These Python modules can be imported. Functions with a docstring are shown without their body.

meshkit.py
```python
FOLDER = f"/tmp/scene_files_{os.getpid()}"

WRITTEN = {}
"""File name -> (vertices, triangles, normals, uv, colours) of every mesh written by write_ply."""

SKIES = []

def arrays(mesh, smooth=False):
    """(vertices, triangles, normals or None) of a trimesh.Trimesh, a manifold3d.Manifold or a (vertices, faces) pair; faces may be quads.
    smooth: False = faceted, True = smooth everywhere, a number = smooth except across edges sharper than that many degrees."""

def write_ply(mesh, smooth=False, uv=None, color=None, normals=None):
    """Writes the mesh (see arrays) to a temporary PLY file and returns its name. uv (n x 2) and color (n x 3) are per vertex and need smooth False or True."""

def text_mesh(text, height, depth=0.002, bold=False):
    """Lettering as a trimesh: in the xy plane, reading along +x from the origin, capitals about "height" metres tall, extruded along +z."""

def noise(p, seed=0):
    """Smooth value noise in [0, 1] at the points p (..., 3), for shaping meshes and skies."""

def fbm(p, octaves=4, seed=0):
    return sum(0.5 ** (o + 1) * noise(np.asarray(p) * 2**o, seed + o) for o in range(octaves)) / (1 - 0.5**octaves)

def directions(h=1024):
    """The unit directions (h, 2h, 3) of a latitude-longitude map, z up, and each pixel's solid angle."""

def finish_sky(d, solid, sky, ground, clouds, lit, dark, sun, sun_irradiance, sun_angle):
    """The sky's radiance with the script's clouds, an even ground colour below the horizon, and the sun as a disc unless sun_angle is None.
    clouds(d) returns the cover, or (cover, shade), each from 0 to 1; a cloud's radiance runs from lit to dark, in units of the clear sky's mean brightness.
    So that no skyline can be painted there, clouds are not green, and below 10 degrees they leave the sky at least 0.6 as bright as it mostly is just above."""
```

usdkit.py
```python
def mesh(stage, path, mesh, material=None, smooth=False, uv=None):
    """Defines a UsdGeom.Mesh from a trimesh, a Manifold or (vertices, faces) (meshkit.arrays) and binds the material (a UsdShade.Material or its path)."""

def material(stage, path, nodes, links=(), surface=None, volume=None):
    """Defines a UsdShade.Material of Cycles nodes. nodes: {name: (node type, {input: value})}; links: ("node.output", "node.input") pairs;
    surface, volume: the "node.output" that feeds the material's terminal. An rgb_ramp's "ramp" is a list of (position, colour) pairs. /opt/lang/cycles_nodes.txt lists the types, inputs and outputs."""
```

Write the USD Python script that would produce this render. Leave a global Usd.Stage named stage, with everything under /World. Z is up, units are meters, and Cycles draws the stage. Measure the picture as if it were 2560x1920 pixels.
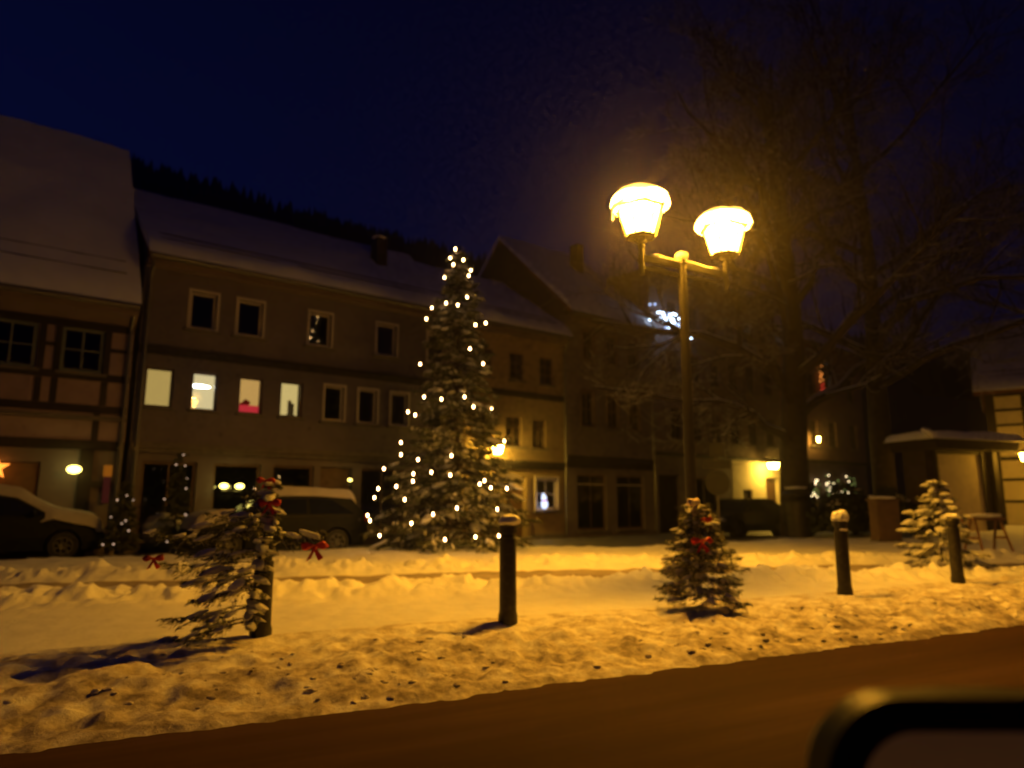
import math, numpy as np, trimesh, usdkit, meshkit
from shapely.geometry import Polygon, box as sbox
from pxr import Usd, UsdGeom, UsdLux, UsdShade, Gf, Sdf
stage = Usd.Stage.CreateInMemory()
UsdGeom.SetStageUpAxis(stage, UsdGeom.Tokens.z); UsdGeom.SetStageMetersPerUnit(stage, 1.0)
world = UsdGeom.Xform.Define(stage, '/World'); stage.SetDefaultPrim(world.GetPrim())
UsdGeom.Scope.Define(stage, '/World/Looks')
PI = math.pi

# ---------------------------------------------------------------- camera
cam = UsdGeom.Camera.Define(stage, '/World/camera')
YAW, PITCH = math.radians(28.3), math.radians(9.6)
cam.AddTranslateOp().Set(Gf.Vec3d(0, 0, 1.22))
cam.AddRotateZOp().Set(-28.3); cam.AddRotateXOp().Set(90 + 9.6)
cam.CreateHorizontalApertureAttr(36.0); cam.CreateVerticalApertureAttr(27.0); cam.CreateFocalLengthAttr(25.0)
cam.CreateClippingRangeAttr(Gf.Vec2f(0.05, 2000))
cam.CreateFStopAttr(1.75); cam.CreateFocusDistanceAttr(2.5)
cam.CreateExposureAttr(0.0)
# ---------------------------------------------------------------- sky (deep dusk, the sun well under the horizon behind the hill)
SUN_EL, SUN_ROT = -0.034, -0.6
usdkit.material(stage, '/World/Looks/night_sky', {
    'sky': ('sky_texture', {'sky_type': 'single_scattering', 'sun_disc': False, 'sun_elevation': SUN_EL, 'sun_rotation': SUN_ROT, 'aerosol_density': 0.6, 'ozone_density': 7.0}),
    'bg': ('background_shader', {'strength': 0.10})}, [('sky.color', 'bg.color')], surface='bg.background')
dome = UsdLux.DomeLight.Define(stage, '/World/sky'); dome.GetPrim().SetCustomDataByKey('kind', 'structure')
UsdShade.MaterialBindingAPI.Apply(dome.GetPrim()).Bind(UsdShade.Material.Get(stage, '/World/Looks/night_sky'))
LANTERN = 3000.0                                    # radiance of the lit street lantern
SODIUM = (1.0, 0.41, 0.012)

# ---------------------------------------------------------------- materials
M = {}
def principled(name, col, rough=0.8, noise=None, bump=0.0, bscale=30.0, **kw):
    """a plain surface; noise = (scale, second colour, lo, hi) mottles it in object space"""
    n = {'p': ('principled_bsdf', {'base_color': col, 'roughness': rough, **kw}), 'tc': ('texture_coordinate', {})}
    l = []
    if noise:
        s, c2, lo, hi = noise
        n['nz'] = ('noise_texture', {'scale': s, 'detail': 6.0, 'roughness': 0.62}); n['rp'] = ('rgb_ramp', {'ramp': [(0, col), (lo, col), (hi, c2), (1, c2)]})
        l += [('tc.object', 'nz.vector'), ('nz.fac', 'rp.fac'), ('rp.color', 'p.base_color')]
    if bump:
        n['bn'] = ('noise_texture', {'scale': bscale, 'detail': 5.0, 'roughness': 0.6}); n['bp'] = ('bump', {'strength': bump, 'distance': 0.02})
        l += [('tc.object', 'bn.vector'), ('bn.fac', 'bp.height'), ('bp.normal', 'p.normal')]
    M[name] = usdkit.material(stage, '/World/Looks/' + name, n, l, surface='p.BSDF')
def emit(name, col, strength):
    M[name] = usdkit.material(stage, '/World/Looks/' + name, {'e': ('emission', {'color': col, 'strength': strength})}, [], surface='e.emission')

principled('snow', (0.80, 0.81, 0.84), 0.75, (3.0, (0.70, 0.71, 0.74), 0.4, 0.75), 0.35, 18.0)
principled('roof_snow', (0.80, 0.81, 0.85), 0.85, (0.7, (0.66, 0.67, 0.72), 0.4, 0.75), 0.25, 6.0)
principled('clod', (0.62, 0.58, 0.54), 0.8, (9.0, (0.30, 0.25, 0.21), 0.4, 0.7), 0.4, 30)
principled('car_snow', (0.42, 0.40, 0.40), 0.85, (2.0, (0.34, 0.32, 0.32), 0.4, 0.75), 0.3, 10)
principled('slush', (0.08, 0.072, 0.066), 0.6, (1.2, (0.15, 0.14, 0.13), 0.4, 0.7), 0.3, 8.0)
principled('plaster_grey', (0.14, 0.118, 0.145), 0.9, (0.55, (0.085, 0.072, 0.085), 0.35, 0.75), 0.15, 40)
principled('plaster_ochre', (0.27, 0.20, 0.12), 0.9, (0.9, (0.20, 0.145, 0.085), 0.35, 0.75), 0.15, 40)
principled('plaster_beige', (0.18, 0.15, 0.16), 0.9, (0.5, (0.11, 0.09, 0.095), 0.35, 0.75), 0.15, 40)
principled('plaster_brown', (0.17, 0.125, 0.12), 0.9, (0.5, (0.11, 0.08, 0.075), 0.35, 0.75), 0.15, 40)
principled('plaster_pink', (0.22, 0.135, 0.11), 0.9, (0.8, (0.15, 0.09, 0.075), 0.35, 0.75), 0.15, 40)
principled('infill', (0.30, 0.22, 0.24), 0.9, (1.5, (0.20, 0.14, 0.15), 0.35, 0.75), 0.2, 30)
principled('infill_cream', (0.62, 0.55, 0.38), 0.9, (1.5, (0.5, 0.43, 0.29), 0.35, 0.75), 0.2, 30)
principled('timber', (0.022, 0.013, 0.009), 0.75, (6.0, (0.012, 0.008, 0.006), 0.35, 0.7), 0.4, 20)
principled('gable_slate', (0.045, 0.03, 0.028), 0.8, (1.5, (0.03, 0.02, 0.02), 0.35, 0.7), 0.3, 12)
principled('tile', (0.16, 0.07, 0.045), 0.85, (2, (0.10, 0.05, 0.035), 0.35, 0.7), 0.3, 12)
principled('frame_white', (0.40, 0.36, 0.35), 0.6)
principled('frame_brown', (0.12, 0.07, 0.045), 0.6)
principled('frame_green', (0.14, 0.17, 0.15), 0.6)
principled('stone', (0.15, 0.13, 0.12), 0.9, (5, (0.10, 0.09, 0.08), 0.35, 0.7), 0.3, 30)
principled('door_wood', (0.14, 0.08, 0.045), 0.6, (5, (0.10, 0.055, 0.03), 0.35, 0.7))
principled('zinc', (0.16, 0.15, 0.15), 0.5, metallic=0.8)
principled('iron', (0.014, 0.013, 0.013), 0.5, (14, (0.06, 0.05, 0.045), 0.5, 0.75), 0.1, 60)
principled('lamp_iron', (0.026, 0.022, 0.018), 0.55, (14, (0.03, 0.026, 0.02), 0.5, 0.75))
principled('bark', (0.05, 0.034, 0.025), 0.9, (7, (0.025, 0.018, 0.014), 0.35, 0.7), 0.6, 25)
principled('red_cloth', (0.55, 0.02, 0.025), 0.55)
principled('cream_cloth', (0.75, 0.62, 0.5), 0.6)
principled('car_dark', (0.012, 0.014, 0.018), 0.25, coat_weight=0.6)
principled('car_blue', (0.005, 0.006, 0.009), 0.6, specular_ior_level=0.2)
principled('car_green', (0.005, 0.006, 0.005), 0.6, specular_ior_level=0.2)
principled('rubber', (0.018, 0.018, 0.018), 0.85)
principled('alloy', (0.10, 0.10, 0.105), 0.5, metallic=0.6)
principled('car_glass', (0.01, 0.012, 0.015), 0.06)
principled('headlight', (0.55, 0.56, 0.58), 0.12, coat_weight=1.0)
principled('amber', (0.6, 0.22, 0.02), 0.3)
principled('plastic_black', (0.004, 0.004, 0.005), 0.5, specular_ior_level=0.15)
principled('mirror_glass', (0.45, 0.38, 0.32), 0.08, metallic=1.0)
principled('sign_grey', (0.025, 0.025, 0.026), 0.6)
principled('cabinet', (0.16, 0.105, 0.075), 0.7, (4, (0.11, 0.07, 0.05), 0.4, 0.7))
principled('kiosk_panel', (0.62, 0.52, 0.34), 0.7, (2.5, (0.48, 0.40, 0.26), 0.35, 0.7), 0.1, 30)
principled('trodden_snow', (0.27, 0.23, 0.20), 0.8, (2.0, (0.40, 0.36, 0.32), 0.4, 0.75), 0.4, 14)
principled('wood', (0.22, 0.12, 0.07), 0.7, (5, (0.14, 0.08, 0.05), 0.35, 0.7))
principled('cable', (0.01, 0.02, 0.01), 0.7)
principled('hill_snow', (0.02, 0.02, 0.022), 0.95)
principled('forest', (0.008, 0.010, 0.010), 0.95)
principled('dark_room', (0.03, 0.025, 0.02), 0.95)
principled('figure_grey', (0.35, 0.36, 0.40), 0.8)
principled('plant_red', (0.5, 0.05, 0.03), 0.6)
def leafmat(name, a, b):
    M[name] = usdkit.material(stage, '/World/Looks/' + name, {'tc': ('texture_coordinate', {}), 'n': ('noise_texture', {'scale': 5.0, 'detail': 3.0}), 'r': ('rgb_ramp', {'ramp': [(0.3, a), (0.7, b)]}),
        'd': ('principled_bsdf', {'roughness': 0.65}), 't': ('translucent_bsdf', {}), 'm': ('mix_closure', {'fac': 0.2})},
        [('tc.object', 'n.vector'), ('n.fac', 'r.fac'), ('r.color', 'd.base_color'), ('r.color', 't.color'), ('d.BSDF', 'm.closure1'), ('t.BSDF', 'm.closure2')], surface='m.closure')
leafmat('needles', (0.055, 0.065, 0.03), (0.11, 0.115, 0.055))
leafmat('dark_leaves', (0.015, 0.022, 0.014), (0.03, 0.04, 0.022))
M['tree_snow'] = usdkit.material(stage, '/World/Looks/tree_snow', {'d': ('principled_bsdf', {'base_color': (0.8, 0.81, 0.83), 'roughness': 0.8}), 't': ('translucent_bsdf', {'color': (0.75, 0.75, 0.76)}), 'm': ('mix_closure', {'fac': 0.4})},
    [('d.BSDF', 'm.closure1'), ('t.BSDF', 'm.closure2')], surface='m.closure')
M['lantern_pane'] = usdkit.material(stage, '/World/Looks/lantern_pane', {'t': ('transparent_bsdf', {'color': (0.95, 0.93, 0.9)}), 'e': ('emission', {'color': (1.0, 0.48, 0.06), 'strength': 70.0}), 'm': ('mix_closure', {'fac': 0.5})}, [('t.BSDF', 'm.closure1'), ('e.emission', 'm.closure2')], surface='m.closure')
M['lamp_snow'] = usdkit.material(stage, '/World/Looks/lamp_snow', {'d': ('principled_bsdf', {'base_color': (0.8, 0.81, 0.83), 'roughness': 0.8}), 't': ('translucent_bsdf', {'color': (0.75, 0.75, 0.76)}), 'm': ('mix_closure', {'fac': 0.6})},
    [('d.BSDF', 'm.closure1'), ('t.BSDF', 'm.closure2')], surface='m.closure')
M['ice'] = usdkit.material(stage, '/World/Looks/ice', {'g': ('principled_bsdf', {'base_color': (0.95, 0.97, 1), 'roughness': 0.15, 'ior': 1.31, 'transmission_weight': 0.6})}, [], surface='g.BSDF')
M['pane'] = usdkit.material(stage, '/World/Looks/pane', {'t': ('transparent_bsdf', {'color': (0.85, 0.87, 0.86)}), 'g': ('glossy_bsdf', {'color': (0.9, 0.9, 0.9), 'roughness': 0.03}), 'f': ('fresnel', {'IOR': 1.5}), 'm': ('mix_closure', {})},
    [('f.fac', 'm.fac'), ('t.BSDF', 'm.closure1'), ('g.BSDF', 'm.closure2')], surface='m.closure')
# the road: wet salted asphalt with paler salt-dried tracks along it
M['asphalt'] = usdkit.material(stage, '/World/Looks/asphalt', {
    'g': ('geometry', {}), 'mp': ('mapping', {'scale': (0.12, 1.3, 1.0)}), 'n': ('noise_texture', {'scale': 1.2, 'detail': 5.0, 'roughness': 0.6}),
    'r': ('rgb_ramp', {'ramp': [(0.28, (0.026, 0.011, 0.007)), (0.5, (0.044, 0.020, 0.012)), (0.72, (0.075, 0.038, 0.022))]}),
    'f': ('noise_texture', {'scale': 160.0, 'detail': 3.0}), 'b': ('bump', {'strength': 0.5, 'distance': 0.006}), 'p': ('principled_bsdf', {'roughness': 0.9, 'specular_ior_level': 0.12})},
    [('g.position', 'mp.vector'), ('mp.vector', 'n.vector'), ('n.fac', 'r.fac'), ('r.color', 'p.base_color'), ('g.position', 'f.vector'), ('f.fac', 'b.height'), ('b.normal', 'p.normal')], surface='p.BSDF')
# ploughed snow: dirt from the road lies in patches, more of it low down by the kerb (position across the bank), grit in the hollows
M['bank_snow'] = usdkit.material(stage, '/World/Looks/bank_snow', {
    'g': ('geometry', {}), 'n': ('noise_texture', {'scale': 3.6, 'detail': 7.0, 'roughness': 0.66}), 'n2': ('noise_texture', {'scale': 14.0, 'detail': 4.0, 'roughness': 0.6}), 's': ('separate_xyz', {}),
    'y': ('map_range', {'value': 0.0, 'from_min': 6.6, 'from_max': 4.7, 'to_min': 0.0, 'to_max': 0.17, 'clamp': True}), 'a': ('math', {'math_type': 'add'}),
    'w': ('math', {'math_type': 'multiply', 'value2': 0.35}), 'a2': ('math', {'math_type': 'add'}),
    'r': ('rgb_ramp', {'ramp': [(0.0, (0.82, 0.82, 0.84)), (0.62, (0.76, 0.75, 0.75)), (0.78, (0.50, 0.45, 0.40)), (0.92, (0.22, 0.18, 0.15))]}),
    'bn': ('noise_texture', {'scale': 26.0, 'detail': 6.0, 'roughness': 0.65}), 'b': ('bump', {'strength': 0.5, 'distance': 0.025}), 'p': ('principled_bsdf', {'roughness': 0.75})},
    [('g.position', 'n.vector'), ('g.position', 'n2.vector'), ('g.position', 's.vector'), ('s.y', 'y.value'), ('n.fac', 'a.value1'), ('y.result', 'a.value2'), ('n2.fac', 'w.value1'), ('a.value', 'a2.value1'), ('w.value', 'a2.value2'),
     ('a2.value', 'r.fac'), ('r.color', 'p.base_color'), ('g.position', 'bn.vector'), ('bn.fac', 'b.height'), ('b.normal', 'p.normal')], surface='p.BSDF')
emit('lantern_glow', SODIUM, LANTERN)
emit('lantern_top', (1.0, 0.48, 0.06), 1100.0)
emit('wall_lamp_glow', (1.0, 0.56, 0.05), 260.0)
emit('far_lamp_glow', (1.0, 0.58, 0.07), 130.0)
emit('right_lamp_glow', (1.0, 0.46, 0.03), 170.0)
emit('small_lamp_glow', (1.0, 0.80, 0.16), 7.0)
emit('orange_star_glow', (1.0, 0.28, 0.03), 2.5)
emit('candle_glow', (1.0, 0.56, 0.22), 34.0)
emit('tiny_glow', (1.0, 0.62, 0.4), 0.8)
emit('white_led', (0.62, 0.78, 1.0), 8.0)
emit('blue_led', (0.45, 0.6, 1.0), 2.0)
emit('blind_yellow', (1.0, 0.66, 0.19), 0.60)
emit('room_white', (1.0, 0.78, 0.40), 0.95)
emit('tube_light', (1.0, 0.97, 0.88), 9.0)
emit('room_amber', (1.0, 0.56, 0.16), 0.72)
emit('red_lit_cloth', (1.0, 0.05, 0.07), 0.65)
emit('room_pale', (1.0, 0.72, 0.26), 0.85)
emit('dim_green', (0.6, 0.55, 0.15), 0.16)
emit('shop_lightbox', (1.0, 0.56, 0.10), 0.75)
emit('snowman_glow', (0.66, 0.74, 1.0), 1.6)
emit('snowman_scarf', (0.8, 0.15, 0.5), 1.0)
emit('red_gold_glow', (1.0, 0.30, 0.05), 1.2)
emit('red_glow', (1.0, 0.06, 0.03), 0.6)
emit('pink_sign', (0.7, 0.12, 0.08), 0.05)
emit('orange_sign', (1.0, 0.3, 0.02), 0.22)
emit('warm_bulb', (1.0, 0.75, 0.4), 5.0)
emit('green_bulb', (0.6, 0.8, 0.2), 0.5)

# ---------------------------------------------------------------- building blocks
used = {}
def numbered(parent, name):
    k = used.get((parent, name), -1) + 1; used[(parent, name)] = k
    return f'{parent}/{name}' + (f'_{k:03d}' if k else '')
def meta(prim, label=None, cat=None, group=None, kind=None):
    for k, v in (('label', label), ('category', cat), ('group', group), ('kind', kind)):
        if v: prim.SetCustomDataByKey(k, v)
def thing(name, label, cat, loc=(0, 0, 0), rotz=0.0, group=None, kind=None):
    p = numbered('/World', name); x = UsdGeom.Xform.Define(stage, p)
    x.AddTranslateOp().Set(Gf.Vec3d(*map(float, loc))); x.AddRotateZOp().Set(float(rotz)); meta(x.GetPrim(), label, cat, group, kind)
    return p
def part(parent, name, mesh, mat, label=None, smooth=False, kind=None):
    if isinstance(mesh, list): mesh = cat(*mesh)
    p = numbered(parent, name); m = usdkit.mesh(stage, p, mesh, M[mat], smooth=smooth); meta(m.GetPrim(), label=label, kind=kind)
    return p
def single(name, mesh, mat, label=None, cat=None, group=None, kind=None, smooth=False):
    if isinstance(mesh, list): mesh = globals()['cat'](*mesh)
    p = numbered('/World', name); m = usdkit.mesh(stage, p, mesh, M[mat], smooth=smooth); meta(m.GetPrim(), label, cat, group, kind)
    return p
def cat(*ms): return trimesh.util.concatenate(list(ms))
def bx(x0, x1, y0, y1, z0, z1):
    m = trimesh.creation.box((abs(x1 - x0), abs(y1 - y0), abs(z1 - z0))); m.apply_translation(((x0 + x1) / 2, (y0 + y1) / 2, (z0 + z1) / 2)); return m
def tube(pts, rad, sides=8, cap=True):
    pts = np.asarray(pts, float); rad = np.broadcast_to(np.asarray(rad, float), (len(pts),))
    t = np.gradient(pts, axis=0); t /= np.maximum(np.linalg.norm(t, axis=1, keepdims=True), 1e-9)
    ref = np.where(np.abs(t[:, 2:3]) > 0.92, [[1.0, 0, 0]], [[0, 0, 1.0]])
    a = np.cross(t, ref); a /= np.linalg.norm(a, axis=1, keepdims=True); b = np.cross(t, a)
    an = np.arange(sides) / sides * 2 * PI
    v = pts[:, None] + rad[:, None, None] * (np.cos(an)[None, :, None] * a[:, None] + np.sin(an)[None, :, None] * b[:, None])
    v = v.reshape(-1, 3); f = []
    for i in range(len(pts) - 1):
        for k in range(sides):
            p, q = i * sides + k, i * sides + (k + 1) % sides
            f += [(p, p + sides, q), (q, p + sides, q + sides)]
    if cap:
        n = len(v); v = np.vstack([v, pts[:1], pts[-1:]]); e = (len(pts) - 1) * sides
        for k in range(sides):
            f += [(n, k, (k + 1) % sides), (n + 1, e + (k + 1) % sides, e + k)]
    return trimesh.Trimesh(v, np.array(f), process=False)
def lathe(profile, n=20):
    return trimesh.creation.revolve(np.array(profile, float), sections=n)
def blob(c, r, sub=1, seed=0, amp=0.25):
    m = trimesh.creation.icosphere(subdivisions=sub); v = m.vertices
    v = v * (1 + amp * (meshkit.noise(v * 1.7 + seed * 3.1, seed) - 0.5) * 2)[:, None] * np.asarray(r) + np.asarray(c); m.vertices = v; return m
def plate(poly, y0, y1):
    """polygon in x,z extruded from y0 to y1"""
    m = trimesh.creation.extrude_polygon(poly, y1 - y0); v = m.vertices.copy()
    m.vertices = np.stack([v[:, 0], v[:, 2] + y0, v[:, 1]], 1); m.invert(); return m
def shade(m): return trimesh.Trimesh(m.vertices, m.faces, process=False)

# ================================================================ ground
rng = np.random.default_rng(7)
def PATH_Y(x): return 12.35 - 0.285 * x + 0.5 * np.sin(x * 0.25) * 0.4
def road_edge(x): return 4.93 - 0.035 * x - 0.0 * x
def smooth(a, b, x):
    t = np.clip((x - a) / (b - a), 0, 1); return t * t * (3 - 2 * t)
def far_edge(x): return np.interp(x, [-70, -1, 5, 8.5, 11.5, 15, 21, 40, 90], [13, 17.8, 17.9, 17.6, 15.3, 15.6, 17.6, 21.0, 29.0])
def ground_z(x, y):
    x = np.asarray(x, float); y = np.asarray(y, float)
    P = np.stack([x, y, 0 * x], -1)
    lump = meshkit.fbm(P * 2.2, 5, 3); fine = meshkit.fbm(P * 6.0, 4, 11); big = meshkit.fbm(P * 0.55, 3, 5)
    xr_ = np.stack([x * 1.1, 0 * x, 0 * x], -1); d = y - road_edge(x) - 0.14 * (meshkit.fbm(xr_, 4, 31) - 0.42) - 0.14 * (meshkit.fbm(P * [6, 6, 1], 3, 33) - 0.5)
    # ploughed bank by the road
    z = -0.145 + smooth(-0.05, 0.12, d) * 0.05 + smooth(0.0, 0.95 + 0.3 * big, d) * 0.11
    crest = np.exp(-((d - 1.05) / 0.5) ** 2)
    rough = smooth(0.0, 0.25, d) * (1 - smooth(1.5, 2.3, d))
    z = z + crest * (0.0 + 0.07 * (big - 0.3)) + rough * ((lump - 0.5) * 0.12 + (fine - 0.5) * 0.10 + (meshkit.fbm(P * 11.0, 3, 51) - 0.5) * 0.05)
    z = z + smooth(1.4, 2.2, d) * (0.02 + 0.05 * (big - 0.5) + 0.02 * (fine - 0.5))
    # trodden path with shovelled banks either side, running obliquely over the square
    q = (y - PATH_Y(x)) / 1.04
    b1 = np.exp(-(np.maximum(np.abs(q + 1.75) - 0.15, 0) / 0.5) ** 2); b2 = np.exp(-((q - 1.75) / 0.62) ** 2)
    jag = meshkit.fbm(P * 3.4, 4, 21); lmp = 0.55 + 1.3 * (lump - 0.4) + 1.6 * (jag - 0.5) + 1.0 * (meshkit.fbm(P * 7.5, 3, 41) - 0.5)
    live = smooth(1.7, 2.8, d) * (1 - smooth(14, 22, x) * 0.5)
    z = z + live * (b1 * 0.17 * lmp + b2 * 0.19 * lmp)
    z = z - live * 0.10 * (1 - smooth(0.7, 1.2, np.abs(q)))
    z = z + live * smooth(2.2, 3.2, q) * (0.10 * (lump - 0.4) + 0.08)
    # the square climbs gently towards the kiosk
    rise = smooth(17, 30, x) * smooth(9, 13, y) * (1 - smooth(19, 22, y))
    z = z + rise * 0.40
    return z
def sheet(xs, ys, fn):
    X, Y = np.meshgrid(xs, ys, indexing='ij'); Z = fn(X, Y); nx, ny = X.shape
    v = np.stack([X, Y, Z], -1).reshape(-1, 3); i = np.arange(nx * ny).reshape(nx, ny)
    a, b, c, d = i[:-1, :-1].ravel(), i[1:, :-1].ravel(), i[1:, 1:].ravel(), i[:-1, 1:].ravel()
    return trimesh.Trimesh(v, np.vstack([np.stack([a, b, c], 1), np.stack([a, c, d], 1)]), process=False)
def axis(stops):
    out = []
    for (a, s), (b, _) in zip(stops[:-1], stops[1:]): out.append(np.arange(a, b - s * 0.5, s))
    return np.concatenate(out + [[stops[-1][0]]])
xs = axis([(-70, 1.0), (-12, 0.15), (-3.5, 0.04), (12, 0.06), (20, 0.12), (40, 0.5), (90, 1)])
def bank_sheet(X, T): return None
# bank: Y measured from the road edge so that the border follows it
def along(xs, ds, y_of, fn):
    X, Dd = np.meshgrid(xs, ds, indexing='ij'); Y = y_of(X, Dd); s = sheet(np.arange(len(xs)), np.arange(len(ds)), lambda a, b: 0 * a)
    s.vertices = np.stack([X, Y, fn(X, Y)], -1).reshape(-1, 3); return s
single('roadside_snow_bank', along(xs, axis([(-0.10, 0.03), (2.2, 1)]), lambda X, D: road_edge(X) + D, ground_z), 'bank_snow', kind='structure', smooth=True)
single('snow_ground', along(xs, axis([(0.0, 0.0075), (0.62, 0.012), (1.0, 1)]), lambda X, D: (road_edge(X) + 2.2) * (1 - D) + D * far_edge(X), ground_z), 'snow', kind='structure', smooth=True)
pxs = axis([(-40, 0.3), (-6, 0.12), (20, 0.3), (34, 1)])
single('footpath', along(pxs, np.linspace(-0.95, 0.95, 20), lambda X, D: PATH_Y(X) + D, lambda X, Y: ground_z(X, Y) + 0.02), 'trodden_snow', kind='structure', smooth=True)
def street_z(X, Y):
    P = np.stack([X, Y, 0 * X], -1)
    return ground_z(X, far_edge(X)) * 1.0 * (1 - smooth(0, 1.6, Y - far_edge(X))) + 0.015 * smooth(0, 1.0, Y - far_edge(X)) + 0.05 * (meshkit.fbm(P * 1.6, 4, 9) - 0.4)
xs2 = axis([(-70, 2.0), (-16, 0.25), (40, 1.0), (90, 1)])
single('side_street', along(xs2, axis([(0.0, 0.04), (1.0, 1)]), lambda X, D: far_edge(X) * (1 - D) + D * (22.6 + 0.1763 * (X - 12.8)), street_z), 'slush', kind='structure', smooth=True)
single('road', sheet(axis([(-120, 4), (120, 1)]), axis([(-2.6, 1.5), (5.2, 1)]), lambda X, Y: -0.13 + 0.0 * X), 'asphalt', kind='structure')
single('ground', sheet(np.array([-700, -200, -70, 0, 90, 200, 700.]), np.array([-600, -200, -60, -12, -3.0, -2.5, 5.1, 22, 40, 90, 600.]), lambda X, Y: np.where(Y < -2.9, 0.0, -0.32) + 0 * X), 'snow', kind='structure')
# lumps of frozen slush thrown up on the bank
cl = []
for k in range(260):
    x = rng.uniform(-3.0, 14); d = abs(rng.normal(0.55, 0.45)) + 0.12
    if d > 1.9 or float(meshkit.noise(np.array([x * 1.3, d * 2.0, 0.5]), 17)) < 0.5: continue
    y = road_edge(x) + d; s = rng.uniform(0.010, 0.030)
    cl.append(blob((x, y, float(ground_z(x, y)) + s * 0.05), (s * rng.uniform(0.8, 1.6), s * rng.uniform(0.8, 1.3), s * rng.uniform(0.6, 0.9)), 1, k, 0.4))
single('snow_clods', cl, 'clod', 'dirty clods of frozen slush scattered over the snow bank beside the road', 'snow clods', kind='stuff')

lumps = []
for k in range(420):
    x = rng.uniform(-3.0, 15); d = abs(rng.normal(0.75, 0.5)) + 0.08
    if d > 2.0 or float(meshkit.noise(np.array([x * 0.9, d * 1.4, 2.5]), 23)) < 0.42: continue
    y = road_edge(x) + d; q = rng.uniform(0.010, 0.028)
    lumps.append(blob((x, y, float(ground_z(x, y)) - q * 0.1), (q * rng.uniform(0.9, 1.7), q * rng.uniform(0.8, 1.4), q * rng.uniform(0.5, 0.8)), 1, k, 0.4))
single('snow_lumps', lumps, 'bank_snow', 'white lumps of broken snow thrown up over the bank beside the road', 'snow lumps', kind='stuff', smooth=60)

# wooded hill behind the houses (azimuth profile: high at the left, falling to the right)
hill_pts = [(-260, 104), (-120, 100), (-60, 94), (-4, 80), (13, 72), (29, 64), (43, 59), (56, 54), (80, 46), (120, 36), (200, 24), (320, 10)]
hx = np.array([p[0] for p in hill_pts], float); hz = np.array([p[1] for p in hill_pts], float)
def hill_z(X, Y):
    crest_y = 172 - 0.53 * X * 1.0; h = np.interp(X, hx, hz); t = np.clip((Y - (crest_y - 105)) / 105, 0, 1.0)
    t = np.where(Y > crest_y, 1 - np.clip((Y - crest_y) / 160, 0, 1) * 0.6, t * t * (3 - 2 * t) * 0.4 + t * 0.6)
    return -1 + h * t * (0.95 + 0.12 * (meshkit.fbm(np.stack([X, Y, 0 * X], -1) * 0.02, 3, 2) - 0.5))
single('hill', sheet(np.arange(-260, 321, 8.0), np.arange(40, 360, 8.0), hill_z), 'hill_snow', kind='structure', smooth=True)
fc = []
cone = trimesh.creation.cone(radius=1.0, height=1.0, sections=6)
for k in range(4200):
    x = rng.uniform(-110, 170); cy = 172 - 0.53 * x; y = cy - abs(rng.normal(0, 22)) + 8
    if y < 60: continue
    h = rng.uniform(4, 8.5); c = cone.copy(); c.vertices = c.vertices * [h * 0.24, h * 0.24, h] + [x, y, float(hill_z(np.array(x), np.array(y))) - 0.3]; fc.append(c)
single('hill_forest', fc, 'forest', 'dark conifer forest covering the hill behind the snowy roofs', 'forest', kind='stuff')

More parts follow.
